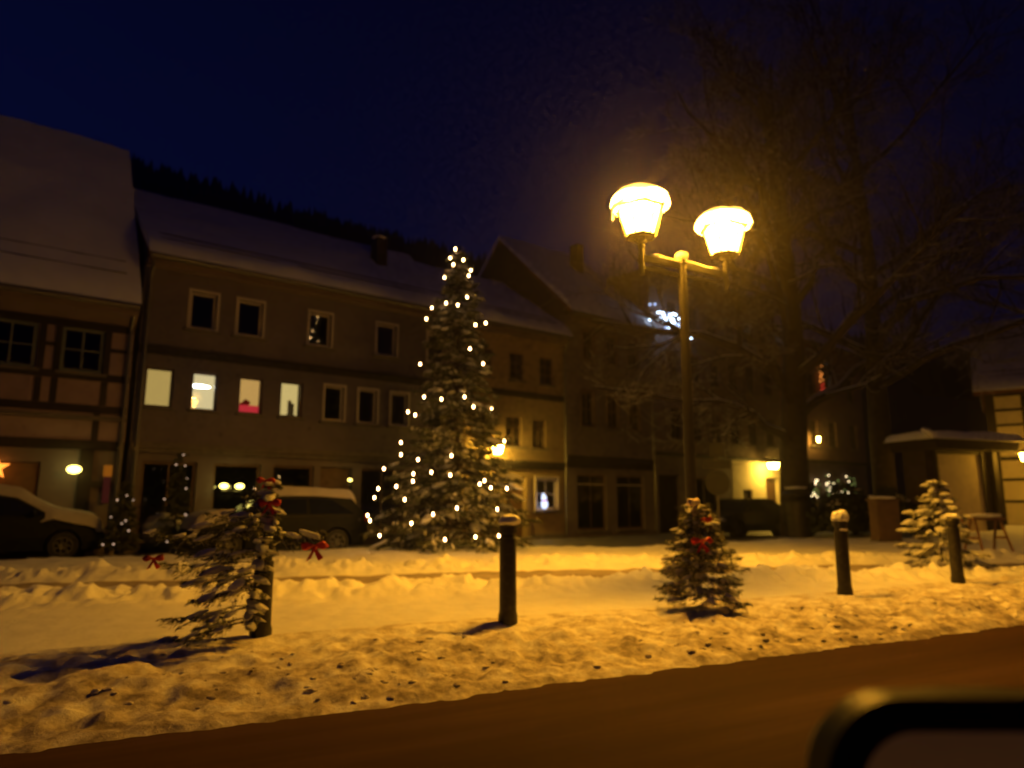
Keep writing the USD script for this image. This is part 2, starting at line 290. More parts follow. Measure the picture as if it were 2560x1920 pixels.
# ================================================================ houses: u along the terrace front, y into the house
P0 = np.array([12.80, 22.26, 0.0]); TA = math.radians(10.0)
def front(u, out=0.0, z=0.0):
    return np.array([P0[0] + u * math.cos(TA) + out * math.sin(TA), P0[1] + u * math.sin(TA) - out * math.cos(TA), z])
def house(name, label, u0): return thing(name, label, 'house', front(u0), 10.0)
def wall_front(h, W, H, holes, mat, z0=-0.2, th=0.32, y0=0.0, x0=0.0, name='wall', label=None):
    p = sbox(x0, z0, x0 + W, H)
    for (a, b, c, d) in holes: p = p.difference(sbox(a, c, b, d))
    return part(h, name, plate(p, y0, y0 + th), mat, label)
def shell(h, W, H, D, mat, y0=0.33, z0=-0.2):
    part(h, 'side_wall', bx(0, 0.25, y0, D, z0, H), mat); part(h, 'side_wall', bx(W - 0.25, W, y0, D, z0, H), mat); part(h, 'back_wall', bx(0.252, W - 0.252, D - 0.25, D, z0, H), mat)
    part(h, 'room_floor', bx(0.26, W - 0.26, y0 + 0.01, D - 0.26, 2.55, 2.7), 'dark_room'); part(h, 'ceiling', bx(0.26, W - 0.26, y0 + 0.01, D - 0.26, H - 0.15, H - 0.02), 'dark_room')
def window(h, xc, w, z0, z1, frame='frame_white', cols=1, rows=1, sill=True, surround=0.0, fw=0.07, y=0.10, label=None, glass='pane'):
    x0, x1 = xc - w / 2, xc + w / 2
    ms = [bx(x0, x0 + fw, y, y + 0.07, z0, z1), bx(x1 - fw, x1, y, y + 0.07, z0, z1), bx(x0 + fw, x1 - fw, y, y + 0.07, z0, z0 + fw), bx(x0 + fw, x1 - fw, y, y + 0.07, z1 - fw, z1)]
    bars = 0.045; cw = (w - 2 * fw) / cols; ch = (z1 - z0 - 2 * fw) / rows
    for i in range(1, cols): ms.append(bx(x0 + fw + i * cw - bars / 2, x0 + fw + i * cw + bars / 2, y + 0.005, y + 0.06, z0 + fw, z1 - fw))
    for j in range(1, rows):
        for i in range(cols): ms.append(bx(x0 + fw + i * cw + (bars / 2 if i else 0), x0 + fw + (i + 1) * cw - (bars / 2 if i < cols - 1 else 0), y + 0.01, y + 0.055, z0 + fw + j * ch - bars * 0.4, z0 + fw + j * ch + bars * 0.4))
    if surround:
        s = surround
        ms += [bx(x0 - s, x0 - 0.002, -0.035, 0.05, z0 - s * 0.6, z1 + s), bx(x1 + 0.002, x1 + s, -0.035, 0.05, z0 - s * 0.6, z1 + s), bx(x0, x1, -0.04, 0.05, z1 + 0.002, z1 + s), bx(x0, x1, -0.04, 0.05, z0 - s * 0.6, z0 - 0.002)]
    wn = part(h, 'window', ms, frame, label)
    for i in range(cols):
        for j in range(rows):
            a = x0 + fw + i * cw + (bars / 2 if i else 0) + 0.002; b = x0 + fw + (i + 1) * cw - (bars / 2 if i < cols - 1 else 0) - 0.002
            part(wn, 'pane', bx(a, b, y + 0.025, y + 0.031, z0 + fw + j * ch + (0.02 if j else 0.002), z0 + fw + (j + 1) * ch - (0.02 if j < rows - 1 else 0.002)), glass)
    if sill:
        part(wn, 'sill', bx(x0 - 0.08 - surround, x1 + 0.08 + surround, -0.11, y - 0.004, z0 - 0.07 - surround * 0.6, z0 - 0.012 - surround * 0.6), 'stone')
    return wn
def gable_roof(h, W, ez, rz, D, ry, over=0.35, x_over=0.0, mat='tile', snow=0.20, seed=1, sides=True, gable='gable_slate', flare=0.0):
    """front slope from the eave (y=-over, ez) to the ridge (ry, rz) and down the back to D; snow lies on both"""
    t = 0.12; sl = (rz - ez) / (ry + over); bz = rz - sl * (D + over - ry)
    x0, x1 = -x_over, W + x_over
    prof = Polygon([(-over, ez), (ry, rz), (D + over, bz), (D + over, bz - t * 1.3), (ry, rz - t * 1.5), (-over, ez - t * 1.3)])
    m = trimesh.creation.extrude_polygon(prof, x1 - x0); v = m.vertices.copy(); m.vertices = np.stack([v[:, 2] + x0, v[:, 0], v[:, 1]], 1)
    rf = part(h, 'roof', m, mat)
    # snow blanket, sagging over the eave
    n, k = 60, 26; xx = np.linspace(x0 - 0.02, x1 + 0.02, n); ss = np.linspace(0, 1, k); top = []; bot = []
    for side in (0, 1):
        Y0, Z0, Y1, Z1 = (-over - 0.07, ez + 0.004, ry, rz + 0.004) if side == 0 else (ry, rz + 0.004, D + over, bz + 0.004)
        for s in (ss if side == 0 else ss[1:]):
            e = min(s * 9, 1) if side == 0 else min((1 - s) * 9, 1)
            th = snow * math.sqrt(max(e * (2 - e), 0.03)); yy = Y0 + (Y1 - Y0) * s; zz = Z0 + (Z1 - Z0) * s - flare * 4 * s * (1 - s) * (side == 0)
            q = np.stack([xx, np.full(n, yy), np.full(n, zz)], -1); nz = meshkit.fbm(q * [0.8, 0.9, 0.9], 4, seed)
            top.append(q + np.stack([0 * xx, 0 * xx, th * (0.45 + 1.1 * nz)], -1)); bot.append(q - [0, 0, 0.02])
    T = np.array(top); B = np.array(bot); R_, C_ = T.shape[:2]
    V = np.vstack([T.reshape(-1, 3), B.reshape(-1, 3)]); I = np.arange(R_ * C_).reshape(R_, C_); J = I + R_ * C_; F = []
    def q4(a, b, c, d): F.append(np.stack([a, b, c], -1).reshape(-1, 3)); F.append(np.stack([a, c, d], -1).reshape(-1, 3))
    q4(I[:-1, :-1], I[:-1, 1:], I[1:, 1:], I[1:, :-1]); q4(J[:-1, :-1], J[1:, :-1], J[1:, 1:], J[:-1, 1:])
    q4(I[0, :-1], J[0, :-1], J[0, 1:], I[0, 1:]); q4(I[-1, 1:], J[-1, 1:], J[-1, :-1], I[-1, :-1]); q4(I[1:, 0], J[1:, 0], J[:-1, 0], I[:-1, 0]); q4(I[:-1, -1], J[:-1, -1], J[1:, -1], I[1:, -1])
    for rail in (0.10, 0.17): part(rf, 'snow_guard', tube([(x0 + 0.3, -over + (ry + over) * rail, ez + (rz - ez) * rail + snow + 0.06), (x1 - 0.3, -over + (ry + over) * rail, ez + (rz - ez) * rail + snow + 0.06)], 0.018, 5), 'zinc')
    part(rf, 'roof_snow', trimesh.Trimesh(V, np.vstack(F), process=False), 'roof_snow', smooth=50)
    if sides:
        g = Polygon([(0.0, ez - 0.25), (0.0, ez + sl * over - t * 1.6), (ry, rz - t * 1.9), (D, rz - sl * (D - ry) - t * 1.6), (D, ez - 0.25)])
        for xa in (0.0, W - 0.25):
            mm = trimesh.creation.extrude_polygon(g, 0.25); v = mm.vertices.copy(); mm.vertices = np.stack([v[:, 2] + xa, v[:, 0], v[:, 1]], 1)
            part(h, 'gable', mm, gable)
    return rf
def gutter(h, W, ez, over): part(h, 'gutter', tube([(0.02, -over - 0.08, ez - 0.10), (W - 0.02, -over - 0.08, ez - 0.10)], 0.075, 10), 'zinc')
def downpipe(h, x, z1, z0=0.1): part(h, 'downpipe', [tube([(x, -0.36, z1), (x, -0.30, z1 - 0.15), (x, -0.11, z1 - 0.42), (x, -0.10, z1 - 0.6), (x, -0.10, z0)], 0.05, 8), bx(x - 0.07, x + 0.07, -0.17, -0.02, z0 + 2.45, z0 + 2.5)], 'zinc')

# ---- half-timbered house at the left edge (u -22 .. -13.1)
U0 = -22.0; W = 8.9
h = house('half_timbered_house', 'half-timbered house under a tall snowy roof at the far left, beyond the parked car', U0)
X = lambda u: u - U0
wins = [(X(-15.62), 1.02), (X(-14.18), 0.92), (X(-17.3), 1.02), (X(-18.8), 1.02), (X(-20.4), 1.0)]
holes = [(c - w / 2, c + w / 2, 4.36, 5.46) for c, w in wins] + [(X(-15.75), X(-14.78), 0.05, 2.18), (X(-18.6), X(-17.2), 0.9, 2.2)]
wall_front(h, W, 6.05, [a for a in holes if a[3] > 3], 'infill', z0=2.66, name='upper_wall'); wall_front(h, W, 2.64, [a for a in holes if a[3] < 3], 'plaster_beige', y0=0.06, th=0.26, name='ground_wall')
shell(h, W, 6.05, 8.0, 'infill')
for i, (c, w) in enumerate(wins): window(h, c, w, 4.36, 5.46, 'frame_green', 2, 2, fw=0.09, y=0.05)
def beam(u0, u1, z0, z1, out=0.03): part(h, 'timber_beam', bx(X(u0), X(u1), -out, 0.05, z0, z1), 'timber')
for zc, a, b in ((5.53, -21.98, -13.12), (4.27, -21.98, -13.12), (3.49, -21.98, -13.12), (2.62, -21.98, -13.12)): beam(a, b, zc - (0.09 if zc > 3 else 0.11), zc + (0.09 if zc > 3 else 0.11), 0.035)
for pc in (-21.8, -20.98, -19.6, -18.05, -16.5, -16.22, -15.02, -14.70, -13.66):
    beam(pc - 0.07, pc + 0.07, 4.37, 5.43); beam(pc - 0.07, pc + 0.07, 3.59, 4.17)
for pc in (-20.0, -17.0, -13.76): beam(pc - 0.07, pc + 0.07, 2.74, 3.39)
beam(-15.0, -14.72, 4.93, 5.02, 0.026); beam(-13.6, -13.12, 4.93, 5.02, 0.026)
beam(-14.02, -13.74, 0.0, 2.50, 0.05); beam(-13.74, -13.30, 1.62, 1.76, 0.04)
part(h, 'ledge', bx(0, W - 0.02, -0.14, -0.036, 3.22, 3.32), 'stone')
part(h, 'cove', plate(Polygon([(-0.38, 5.98), (-0.33, 5.78), (-0.05, 5.62), (0.0, 5.62), (0.0, 6.04), (-0.38, 6.04)]), 0, W), 'plaster_brown')
stage.RemovePrim(h + '/cove'); used.pop((h, 'cove'))
cv = trimesh.creation.extrude_polygon(Polygon([(-0.40, 6.06), (-0.36, 5.88), (-0.12, 5.70), (-0.04, 5.63), (-0.002, 5.63), (-0.002, 6.06)]), W); v = cv.vertices.copy(); cv.vertices = np.stack([v[:, 2], v[:, 0], v[:, 1]], 1)
part(h, 'cove', cv, 'plaster_brown')
d = part(h, 'door', [bx(X(-15.74), X(-14.79), 0.16, 0.22, 0.06, 2.17), bx(X(-15.6), X(-15.32), 0.14, 0.158, 0.3, 1.0), bx(X(-15.2), X(-14.92), 0.14, 0.158, 0.3, 1.0)], 'door_wood'); part(d, 'handle', bx(X(-14.9), X(-14.86), 0.08, 0.138, 1.02, 1.14), 'zinc')
window(h, X(-17.9), 1.4, 0.9, 2.2, 'frame_green', 2, 2, y=0.12)
gable_roof(h, W, 6.16, 11.75, 7.6, 3.6, over=0.42, mat='tile', snow=0.22, seed=3)
gutter(h, W, 6.16, 0.42); downpipe(h, W - 0.10, 6.0)

# ---- big plastered house (u -13.0 .. -2.9)
U0 = -12.98; W = 9.95
h = house('plastered_house', 'long plastered house with a row of lit office windows beside the half-timbered house', U0)
top = [(-11.49, .66), (-10.25, .68), (-8.19, .68), (-5.97, .68), (-4.1, .68)]
mid = [(-12.42, .66), (-11.31, .64), (-10.09, .64), (-8.94, .64), (-7.65, .60), (-6.55, .60), (-5.45, .58), (-4.1, .6)]
shopw = [(-12.0, 1.3, 0.35, 2.3), (-10.3, 1.25, 0.35, 2.3), (-8.75, 1.2, 0.35, 2.3), (-5.9, 1.5, 0.35, 2.3), (-4.0, 1.3, 0.35, 2.3)]
door_u = -7.45
holes = [(X(u) - w / 2, X(u) + w / 2, 5.86, 6.84) for u, w in top] + [(X(u) - w / 2, X(u) + w / 2, 3.68, 4.68) for u, w in mid]
X = lambda u: u + 12.98
holes = [(X(u) - w / 2, X(u) + w / 2, 5.86, 6.84) for u, w in top] + [(X(u) - w / 2, X(u) + w / 2, 3.68, 4.68) for u, w in mid]
wall_front(h, W, 7.5, holes, 'plaster_grey', z0=2.66, name='upper_wall')
gh = [(X(u) - w / 2, X(u) + w / 2, a, b) for u, w, a, b in shopw] + [(X(door_u) - 0.5, X(door_u) + 0.5, 0.02, 2.3)]
wall_front(h, W, 2.655, gh, 'plaster_beige', y0=0.07, th=0.26, name='ground_wall')
shell(h, W, 7.5, 8.2, 'plaster_grey')
lit = {0: 'blind', 1: 'tube', 2: 'red', 3: 'figure'}
for u, w in top: window(h, X(u), w, 5.86, 6.84, 'frame_white', 1, 1, surround=0.07, fw=0.06)
for i, (u, w) in enumerate(mid):
    window(h, X(u), w, 3.68, 4.68, 'frame_brown' if i < 4 else 'frame_white', 1, 1, surround=0.0 if i < 4 else 0.07, fw=0.045, label='lit office window' if i in lit else None)
def room(i, mat):                                  # shallow lit room behind a window: glowing back wall
    u, w = mid[i]; part(h, 'lit_back_wall', bx(X(u) - w / 2 - 0.12, X(u) + w / 2 + 0.12, 0.70, 0.72, 3.5, 4.9), mat); return X(u), w
u, w = mid[0]; c = X(u)                            # first: drawn curtain in folds
xx = np.linspace(c - w / 2 + 0.01, c + w / 2 - 0.01, 60); yy = 0.36 + 0.02 * np.sin(xx * 55)
V = np.vstack([np.stack([xx, yy, 0 * xx + 3.66], 1), np.stack([xx, yy, 0 * xx + 4.7], 1)]); F = []
for k in range(59): F += [(k, k + 1, k + 61), (k, k + 61, k + 60)]
part(h, 'curtain', trimesh.Trimesh(V, F, process=False), 'blind_yellow', 'glowing drawn curtain')
c, w = room(1, 'room_white')                        # second: strip light on the ceiling
part(h, 'strip_light', blob((c - 0.02, 0.52, 4.38), (0.30, 0.08, 0.055), 2, 1, 0.05), 'tube_light', 'bright strip light')
c, w = room(2, 'room_amber')
part(h, 'window_cloth', bx(c - w / 2 - 0.02, c + w / 2 + 0.02, 0.36, 0.38, 3.66, 3.95), 'red_lit_cloth', 'red cloth across the foot of the window')
part(h, 'potted_plant', [blob((c + 0.02, 0.45, 4.03), (0.10, 0.06, 0.09), 2, 5, 0.4), blob((c - 0.1, 0.45, 3.98), (0.06, 0.05, 0.06), 1, 8, 0.4)], 'plant_red')
c, w = room(3, 'room_pale')
part(h, 'monitor', [bx(c + 0.06, c + 0.24, 0.42, 0.46, 3.66, 4.12), bx(c + 0.0, c + 0.28, 0.40, 0.41, 3.66, 3.78), blob((c + 0.11, 0.44, 4.15), (0.06, 0.05, 0.07), 1, 2, 0.2)], 'figure_grey')
part(h, 'room_divider', bx(X(-12.9), X(-8.5), 0.74, 0.80, 2.72, 5.3), 'dark_room')
for (u, w, a, b) in shopw: window(h, X(u), w, a, b, 'frame_brown', 2 if w > 1.26 else 1, 1, fw=0.07, y=0.18)
d = part(h, 'door', [bx(X(door_u) - 0.49, X(door_u) + 0.49, 0.24, 0.30, 0.03, 2.29), bx(X(door_u) - 0.35, X(door_u) + 0.35, 0.22, 0.238, 0.3, 0.9)], 'door_wood'); part(d, 'handle', bx(X(door_u) + 0.36, X(door_u) + 0.4, 0.15, 0.218, 1.0, 1.14), 'zinc')
part(h, 'cornice', [bx(0, W, -0.10, -0.002, 2.62, 2.76), bx(0, W, -0.05, -0.002, 2.50, 2.615)], 'stone')
part(h, 'string_course', [bx(0, W, -0.09, -0.002, 5.12, 5.25), bx(0, W, -0.05, -0.002, 5.02, 5.115)], 'timber')
part(h, 'eave_board', bx(0, W, -0.32, -0.002, 7.30, 7.48), 'plaster_brown')
rf = gable_roof(h, W, 7.60, 10.75, 8.2, 4.0, over=0.38, seed=5, snow=0.2)
part(rf, 'chimney', bx(7.6, 8.0, 2.0, 2.5, 9.0, 10.55), 'gable_slate')
part(rf, 'chimney_snow', blob((7.8, 2.25, 10.58), (0.24, 0.29, 0.10), 2, 4), 'roof_snow', smooth=True)
gutter(h, W, 7.60, 0.38); downpipe(h, 0.12, 7.4)

# ---- ochre house lit by a wall lamp (u -2.95 .. 1.65)
U0 = -3.0; W = 4.66; X = lambda u: u + 3.0
h = house('ochre_house', 'small ochre house with lamp-lit door behind the tall Christmas tree', U0)
wn = [(-2.1, .62, 5.62, 6.64), (-0.70, .64, 5.62, 6.64), (0.71, .64, 5.6, 6.64), (-2.1, .66, 3.23, 4.30), (-0.83, .70, 3.23, 4.30), (0.35, .62, 3.23, 4.28)]
holes = [(X(u) - w / 2, X(u) + w / 2, a, b) for u, w, a, b in wn]
wall_front(h, W, 7.5, holes, 'plaster_ochre', z0=2.66, name='upper_wall')
wall_front(h, W, 2.655, [(X(-0.73) - .45, X(-0.73) + .45, 0.06, 2.17), (X(.71) - .5, X(.71) + .5, 1.04, 2.14), (X(-2.2) - .4, X(-2.2) + .4, 1.0, 2.1)], 'plaster_ochre', y0=0.05, th=0.28, name='ground_wall')
shell(h, W, 7.5, 8.2, 'plaster_ochre')
for u, w, a, b in wn: window(h, X(u), w, a, b, 'frame_brown', 2, 3, fw=0.05, y=0.06)
window(h, X(.71), 1.0, 1.04, 2.14, 'frame_white', 2, 2, surround=0.08, fw=0.09, y=0.07); window(h, X(-2.2), 0.8, 1.0, 2.1, 'frame_white', 2, 2, surround=0.06, y=0.07)
d = part(h, 'door', [bx(X(-1.17), X(-0.29), 0.20, 0.26, 0.07, 1.78), bx(X(-1.05), X(-0.8), 0.18, 0.198, 0.3, 0.9), bx(X(-0.66), X(-0.41), 0.18, 0.198, 0.3, 0.9), bx(X(-1.05), X(-0.41), 0.18, 0.198, 1.05, 1.65)], 'door_wood')
part(d, 'handle', bx(X(-0.38), X(-0.34), 0.12, 0.178, 0.95, 1.08), 'zinc'); part(d, 'fanlight', bx(X(-1.15), X(-0.31), 0.21, 0.22, 1.85, 2.14), 'pane'); part(h, 'door_transom', bx(X(-1.17), X(-0.29), 0.17, 0.27, 1.78, 1.85), 'frame_brown')
part(h, 'door_surround', [bx(X(-0.28) + 0.002, X(-0.28) + 0.16, -0.03, 0.048, 0.06, 2.17), bx(X(-1.18) - 0.16, X(-1.18) - 0.002, -0.03, 0.048, 0.06, 2.17)], 'plaster_ochre')
part(h, 'doorstep', bx(X(-1.3), X(-0.1), -0.5, 0.04, -0.1, 0.10), 'stone')
part(h, 'cornice', [bx(0, W, -0.12, -0.002, 2.58, 2.74), bx(0, W, -0.06, -0.002, 2.46, 2.575)], 'timber'); part(h, 'string_course', [bx(0, W, -0.09, -0.002, 5.10, 5.22), bx(0, W, -0.05, -0.002, 5.02, 5.095)], 'timber')
part(h, 'plinth', [bx(X(-0.1), W, -0.05, 0.045, -0.2, 0.16)], 'stone'); part(h, 'eave_board', bx(0, W, -0.30, -0.002, 7.22, 7.42), 'plaster_brown')
gable_roof(h, W, 7.52, 10.55, 8.2, 4.0, over=0.38, seed=8, snow=0.2); gutter(h, W, 7.52, 0.38); downpipe(h, W - 0.1, 7.4)

# ---- taller house with dark gable (u 1.7 .. 6.6)
U0 = 1.70; W = 4.9; X = lambda u: u - 1.70
h = house('gabled_house', 'tall house with a dark slate gable and two shop windows right of the ochre house', U0)
wn = [(2.95, .58, 6.86, 8.0), (4.25, .58, 6.8, 8.0), (5.52, .58, 6.8, 8.0), (2.83, .62, 4.21, 5.56), (4.25, .58, 4.21, 5.54), (5.52, .58, 4.21, 5.54)]
wall_front(h, W, 8.5, [(X(u) - w / 2, X(u) + w / 2, a, b) for u, w, a, b in wn], 'plaster_beige', z0=2.96, name='upper_wall')
sh = [(3.05, 1.55, 0.25, 2.36), (5.22, 1.6, 0.25, 2.36)]
wall_front(h, W, 2.955, [(X(u) - w / 2, X(u) + w / 2, a, b) for u, w, a, b in sh], 'plaster_beige', y0=0.05, th=0.28, name='ground_wall')
shell(h, W, 8.5, 8.4, 'plaster_beige')
for u, w, a, b in wn: window(h, X(u), w, a, b, 'frame_brown', 2, 2, fw=0.06, surround=0.07, y=0.07)
for u, w, a, b in sh:
    s = window(h, X(u), w, a, b, 'frame_brown', 2, 1, fw=0.08, y=0.14, label='dark shop window'); part(s, 'blind_rail', bx(X(u) - w / 2 + .09, X(u) + w / 2 - .09, 0.10, 0.138, 1.95, 2.0), 'frame_white')
part(h, 'light_box', bx(X(5.0), X(5.95), 0.36, 0.42, 1.18, 1.44), 'shop_lightbox', 'glowing yellow light box in the shop window'); part(h, 'spot_light', blob((X(4.78), 0.3, 1.78), (0.10, 0.05, 0.06), 1, 2), 'small_lamp_glow')
part(h, 'cornice', [bx(0, W, -0.12, -0.002, 2.88, 3.04), bx(0, W, -0.06, -0.002, 2.6, 2.875)], 'timber'); part(h, 'string_course', bx(0, W, -0.06, -0.002, 6.2, 6.32), 'stone')
part(h, 'eave_board', bx(0, W, -0.30, -0.002, 8.22, 8.42), 'plaster_brown')
rf = gable_roof(h, W, 8.58, 12.8, 8.4, 4.2, over=0.38, seed=12, snow=0.2); gutter(h, W, 8.58, 0.38); downpipe(h, W - 0.06, 8.4)
part(rf, 'chimney', bx(3.2, 3.6, 2.6, 3.1, 11.0, 12.9), 'gable_slate')

# ---- tall flat-eaved brown house (u 6.65 .. 16.4), lamp over its bright doorway
U0 = 6.66; W = 9.8; X = lambda u: u - 6.66
h = house('brown_house', 'tall brown house with a flat eave and a brightly lit doorway behind the black car', U0)
wn = [(8.2, .7), (9.7, .7), (11.1, .7), (12.6, .7), (14.0, .7), (15.5, .7)]
holes = [(X(u) - w / 2, X(u) + w / 2, a, b) for a, b in ((4.0, 5.4), (6.6, 7.9), (9.0, 10.2)) for u, w in wn]
wall_front(h, W, 11.1, holes, 'plaster_brown', z0=3.3, name='upper_wall')
gdo = [(X(7.64) - .7, X(7.64) + .7, 0.02, 2.45), (X(10.1) - .9, X(10.1) + .9, 0.5, 2.4), (X(13.3) - .35, X(13.3) + .35, 1.1, 1.9), (X(15.4) - .55, X(15.4) + .55, 0.05, 2.5)]
wall_front(h, X(12.1), 3.295, [a for a in gdo if a[1] < X(12.1)], 'plaster_beige', y0=0.05, th=0.28, name='ground_wall')
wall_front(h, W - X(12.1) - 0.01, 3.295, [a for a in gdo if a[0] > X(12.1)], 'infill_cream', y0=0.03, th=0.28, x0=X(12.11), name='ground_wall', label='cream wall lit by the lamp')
shell(h, W, 11.1, 8.4, 'plaster_brown')
for k, (a, b) in enumerate(((4.0, 5.4), (6.6, 7.9), (9.0, 10.2))):
    for i, (u, w) in enumerate(wn): window(h, X(u), w, a, b, 'frame_brown', 2, 2, fw=0.06, y=0.07)
for u in (9.7, 11.1): part(h, 'lit_blind', bx(X(u) - 0.3, X(u) + 0.3, 0.36, 0.38, 4.02, 4.5), 'dim_green', 'dimly lit lower half of the window')
d = part(h, 'door', bx(X(7.64) - .69, X(7.64) + .69, 0.24, 0.30, 0.03, 2.44), 'timber'); part(d, 'handle', bx(X(8.15), X(8.19), 0.16, 0.238, 1.0, 1.15), 'zinc')
window(h, X(10.1), 1.8, 0.5, 2.4, 'frame_brown', 2, 1, y=0.14); window(h, X(13.3), 0.7, 1.1, 1.9, 'frame_white', 2, 1, y=0.1)
d = part(h, 'door', bx(X(15.4) - .54, X(15.4) + .54, 0.22, 0.28, 0.06, 2.49), 'door_wood'); part(d, 'handle', bx(X(15.8), X(15.84), 0.14, 0.218, 1.0, 1.15), 'zinc')
part(h, 'eave_board', [bx(-0.05, W, -0.28, 8.5, 11.1, 11.3), bx(-0.08, W, -0.36, 8.6, 11.302, 11.42)], 'timber'); part(h, 'flat_roof', bx(0, W, 0.0, 8.4, 11.425, 11.5), 'gable_slate')
part(h, 'cornice', bx(0, W, -0.10, -0.002, 3.24, 3.40), 'timber')

# ---- pinkish house further along (u 16.5 .. 25.2)
U0 = 16.5; W = 8.7; X = lambda u: u - 16.5
h = house('pink_house', 'pinkish rendered house with garlanded shopfront behind the bare street trees', U0)
wn = [(17.6, .8), (19.6, .8), (21.6, .8), (23.9, .8)]
holes = [(X(u) - w / 2, X(u) + w / 2, a, b) for a, b in ((4.3, 5.7), (7.0, 8.3)) for u, w in wn]
wall_front(h, W, 9.8, holes, 'plaster_pink', z0=3.42, name='upper_wall'); shell(h, W, 9.8, 8.4, 'plaster_pink')
for a, b in ((4.3, 5.7), (7.0, 8.3)):
    for u, w in wn: window(h, X(u), w, a, b, 'frame_brown', 2, 2, fw=0.07, y=0.08)
sh = [(18.4, 2.6, 0.5, 2.4), (22.2, 2.8, 0.5, 2.4)]
wall_front(h, W, 3.4, [(X(u) - w / 2, X(u) + w / 2, a, b) for u, w, a, b in sh], 'plaster_brown', y0=0.05, th=0.28, name='ground_wall')
for u, w, a, b in sh: window(h, X(u), w, a, b, 'frame_brown', 2, 1, y=0.14)
part(h, 'cornice', bx(0, W, -0.12, -0.002, 3.38, 3.54), 'timber'); gable_roof(h, W, 9.9, 13.2, 8.4, 4.2, seed=21); gutter(h, W, 9.9, 0.35)

# ---- half-timbered house at the right edge
h = thing('timber_cottage', 'cream half-timbered house with dark beams behind the kiosk at the right edge', 'house', (28.7, 15.1, 0.4), -64.0)
wall_front(h, 7.0, 5.0, [(1.95, 2.75, 1.3, 2.3)], 'infill_cream', z0=-0.4); window(h, 2.35, 0.8, 1.3, 2.3, 'frame_white', 2, 2, y=0.08)
part(h, 'side_wall', bx(0, 0.25, 0.33, 6, -0.4, 5.0), 'infill_cream'); part(h, 'side_wall', bx(6.75, 7, 0.33, 6, -0.4, 5.0), 'infill_cream'); part(h, 'back_wall', bx(0.26, 6.74, 5.75, 6, -0.4, 5.0), 'infill_cream')
for zc, t_ in ((0.92, .09), (1.72, .10), (2.5, .15), (3.12, .09), (3.75, .09), (4.32, .09), (4.9, .12)):
    part(h, 'timber_beam', bx(0.26, 6.98, -0.035, 0.03, zc - t_ / 2, zc + t_ / 2), 'timber')
for xc in (1.15, 1.85, 2.85, 4.1, 5.4, 6.8):
    for (za, zb) in ((0.97, 1.66), (1.78, 2.41), (2.59, 3.06), (3.18, 3.69), (3.81, 4.26), (4.38, 4.83)):
        if xc in (1.85, 2.85) or zb > 2.5 or xc > 4: part(h, 'timber_post', bx(xc - 0.08, xc + 0.08, -0.03, 0.03, za, zb), 'timber')
part(h, 'timber_post', bx(-0.04, 0.25, -0.04, 0.03, -0.3, 4.95), 'timber')
gable_roof(h, 7.0, 5.05, 8.2, 6.0, 3.0, over=0.4, x_over=0.35, seed=31, gable='infill_cream')

# ================================================================ lamps and lights fixed to the houses
def bulb(c, r, n=2): return blob(c, r, n, 1, 0.0)
def wall_lantern(name, label, u, z, out, glow, r=0.13):
    t = thing(name, label, 'wall lamp', front(u, 0, z), 10.0)
    part(t, 'bracket', [tube([(0, 0, 0.30), (0, -out * 0.5, 0.42), (0, -out, 0.34), (0, -out, 0.27)], 0.02, 8), bx(-0.06, 0.06, -0.03, -0.003, 0.15, 0.4)], 'iron')
    part(t, 'cap', lathe([(0, 0.27), (r * 0.4, 0.25), (r * 1.35, 0.13), (r * 1.35, 0.11), (0, 0.115)], 6).apply_translation((0, -out, 0)), 'iron')
    part(t, 'glass', lathe([(0, -0.16), (r * 0.75, -0.15), (r * 1.1, 0.10), (0, 0.105)], 6).apply_translation((0, -out, 0)), glow)
    return t
wall_lantern('wall_lantern', 'glowing yellow lantern on the ochre house, seen through the Christmas tree', -2.0, 3.05, 0.6, 'wall_lamp_glow', 0.19)
wall_lantern('wall_lantern', 'glaring lantern over the bright doorway of the brown house', 14.55, 3.05, 0.6, 'far_lamp_glow', 0.26)
wall_lantern('wall_lantern', 'small white lantern high on the wall of the pinkish house', 19.28, 4.6, 0.4, 'far_lamp_glow', 0.075)
t = thing('post_lantern', 'lit lantern at the right edge of the picture, in front of the kiosk and cottage', 'street lamp', (26.58, 12.95, 0.25))
part(t, 'post', tube([(0, 0, -0.5), (0, 0, 2.38)], 0.045, 10), 'iron'); part(t, 'glass', lathe([(0, 2.40), (0.10, 2.41), (0.15, 2.66), (0, 2.67)], 6), 'right_lamp_glow'); part(t, 'cap', lathe([(0, 2.82), (0.2, 2.69), (0.2, 2.675), (0, 2.68)], 6), 'iron')
def shop_lamp(label, u, z, r, twin=0.0):
    t = thing('shop_lamp', label, 'wall lamp', front(u, 0.0, z), 10.0)
    for s in ((-1, 1) if twin else (0,)):
        part(t, 'globe', bulb((s * twin / 2, -0.32, 0), (r, r * 0.8, r * 0.62)), 'small_lamp_glow', smooth=True)
    part(t, 'arm', [tube([(0, 0, -0.12), (0, -0.3, -0.12)], 0.015, 6), tube([(-twin / 2 - 0.05, -0.3, -0.12), (twin / 2 + 0.05, -0.3, -0.12)], 0.014, 6)], 'zinc')
shop_lamp('yellow lamp shining on the half-timbered house above the snowed-in car', -14.15, 2.02, 0.155)
shop_lamp('pair of yellow lamps side by side on the long plastered house', -10.55, 1.69, 0.115, 0.40)
shop_lamp('single small yellow lamp beside the dark doorway left of the Christmas tree', -7.2, 1.92, 0.065)
t = thing('window_star', 'orange glowing paper star at the left edge of the half-timbered house', 'star', front(-15.62, 0.08, 2.03), 10)
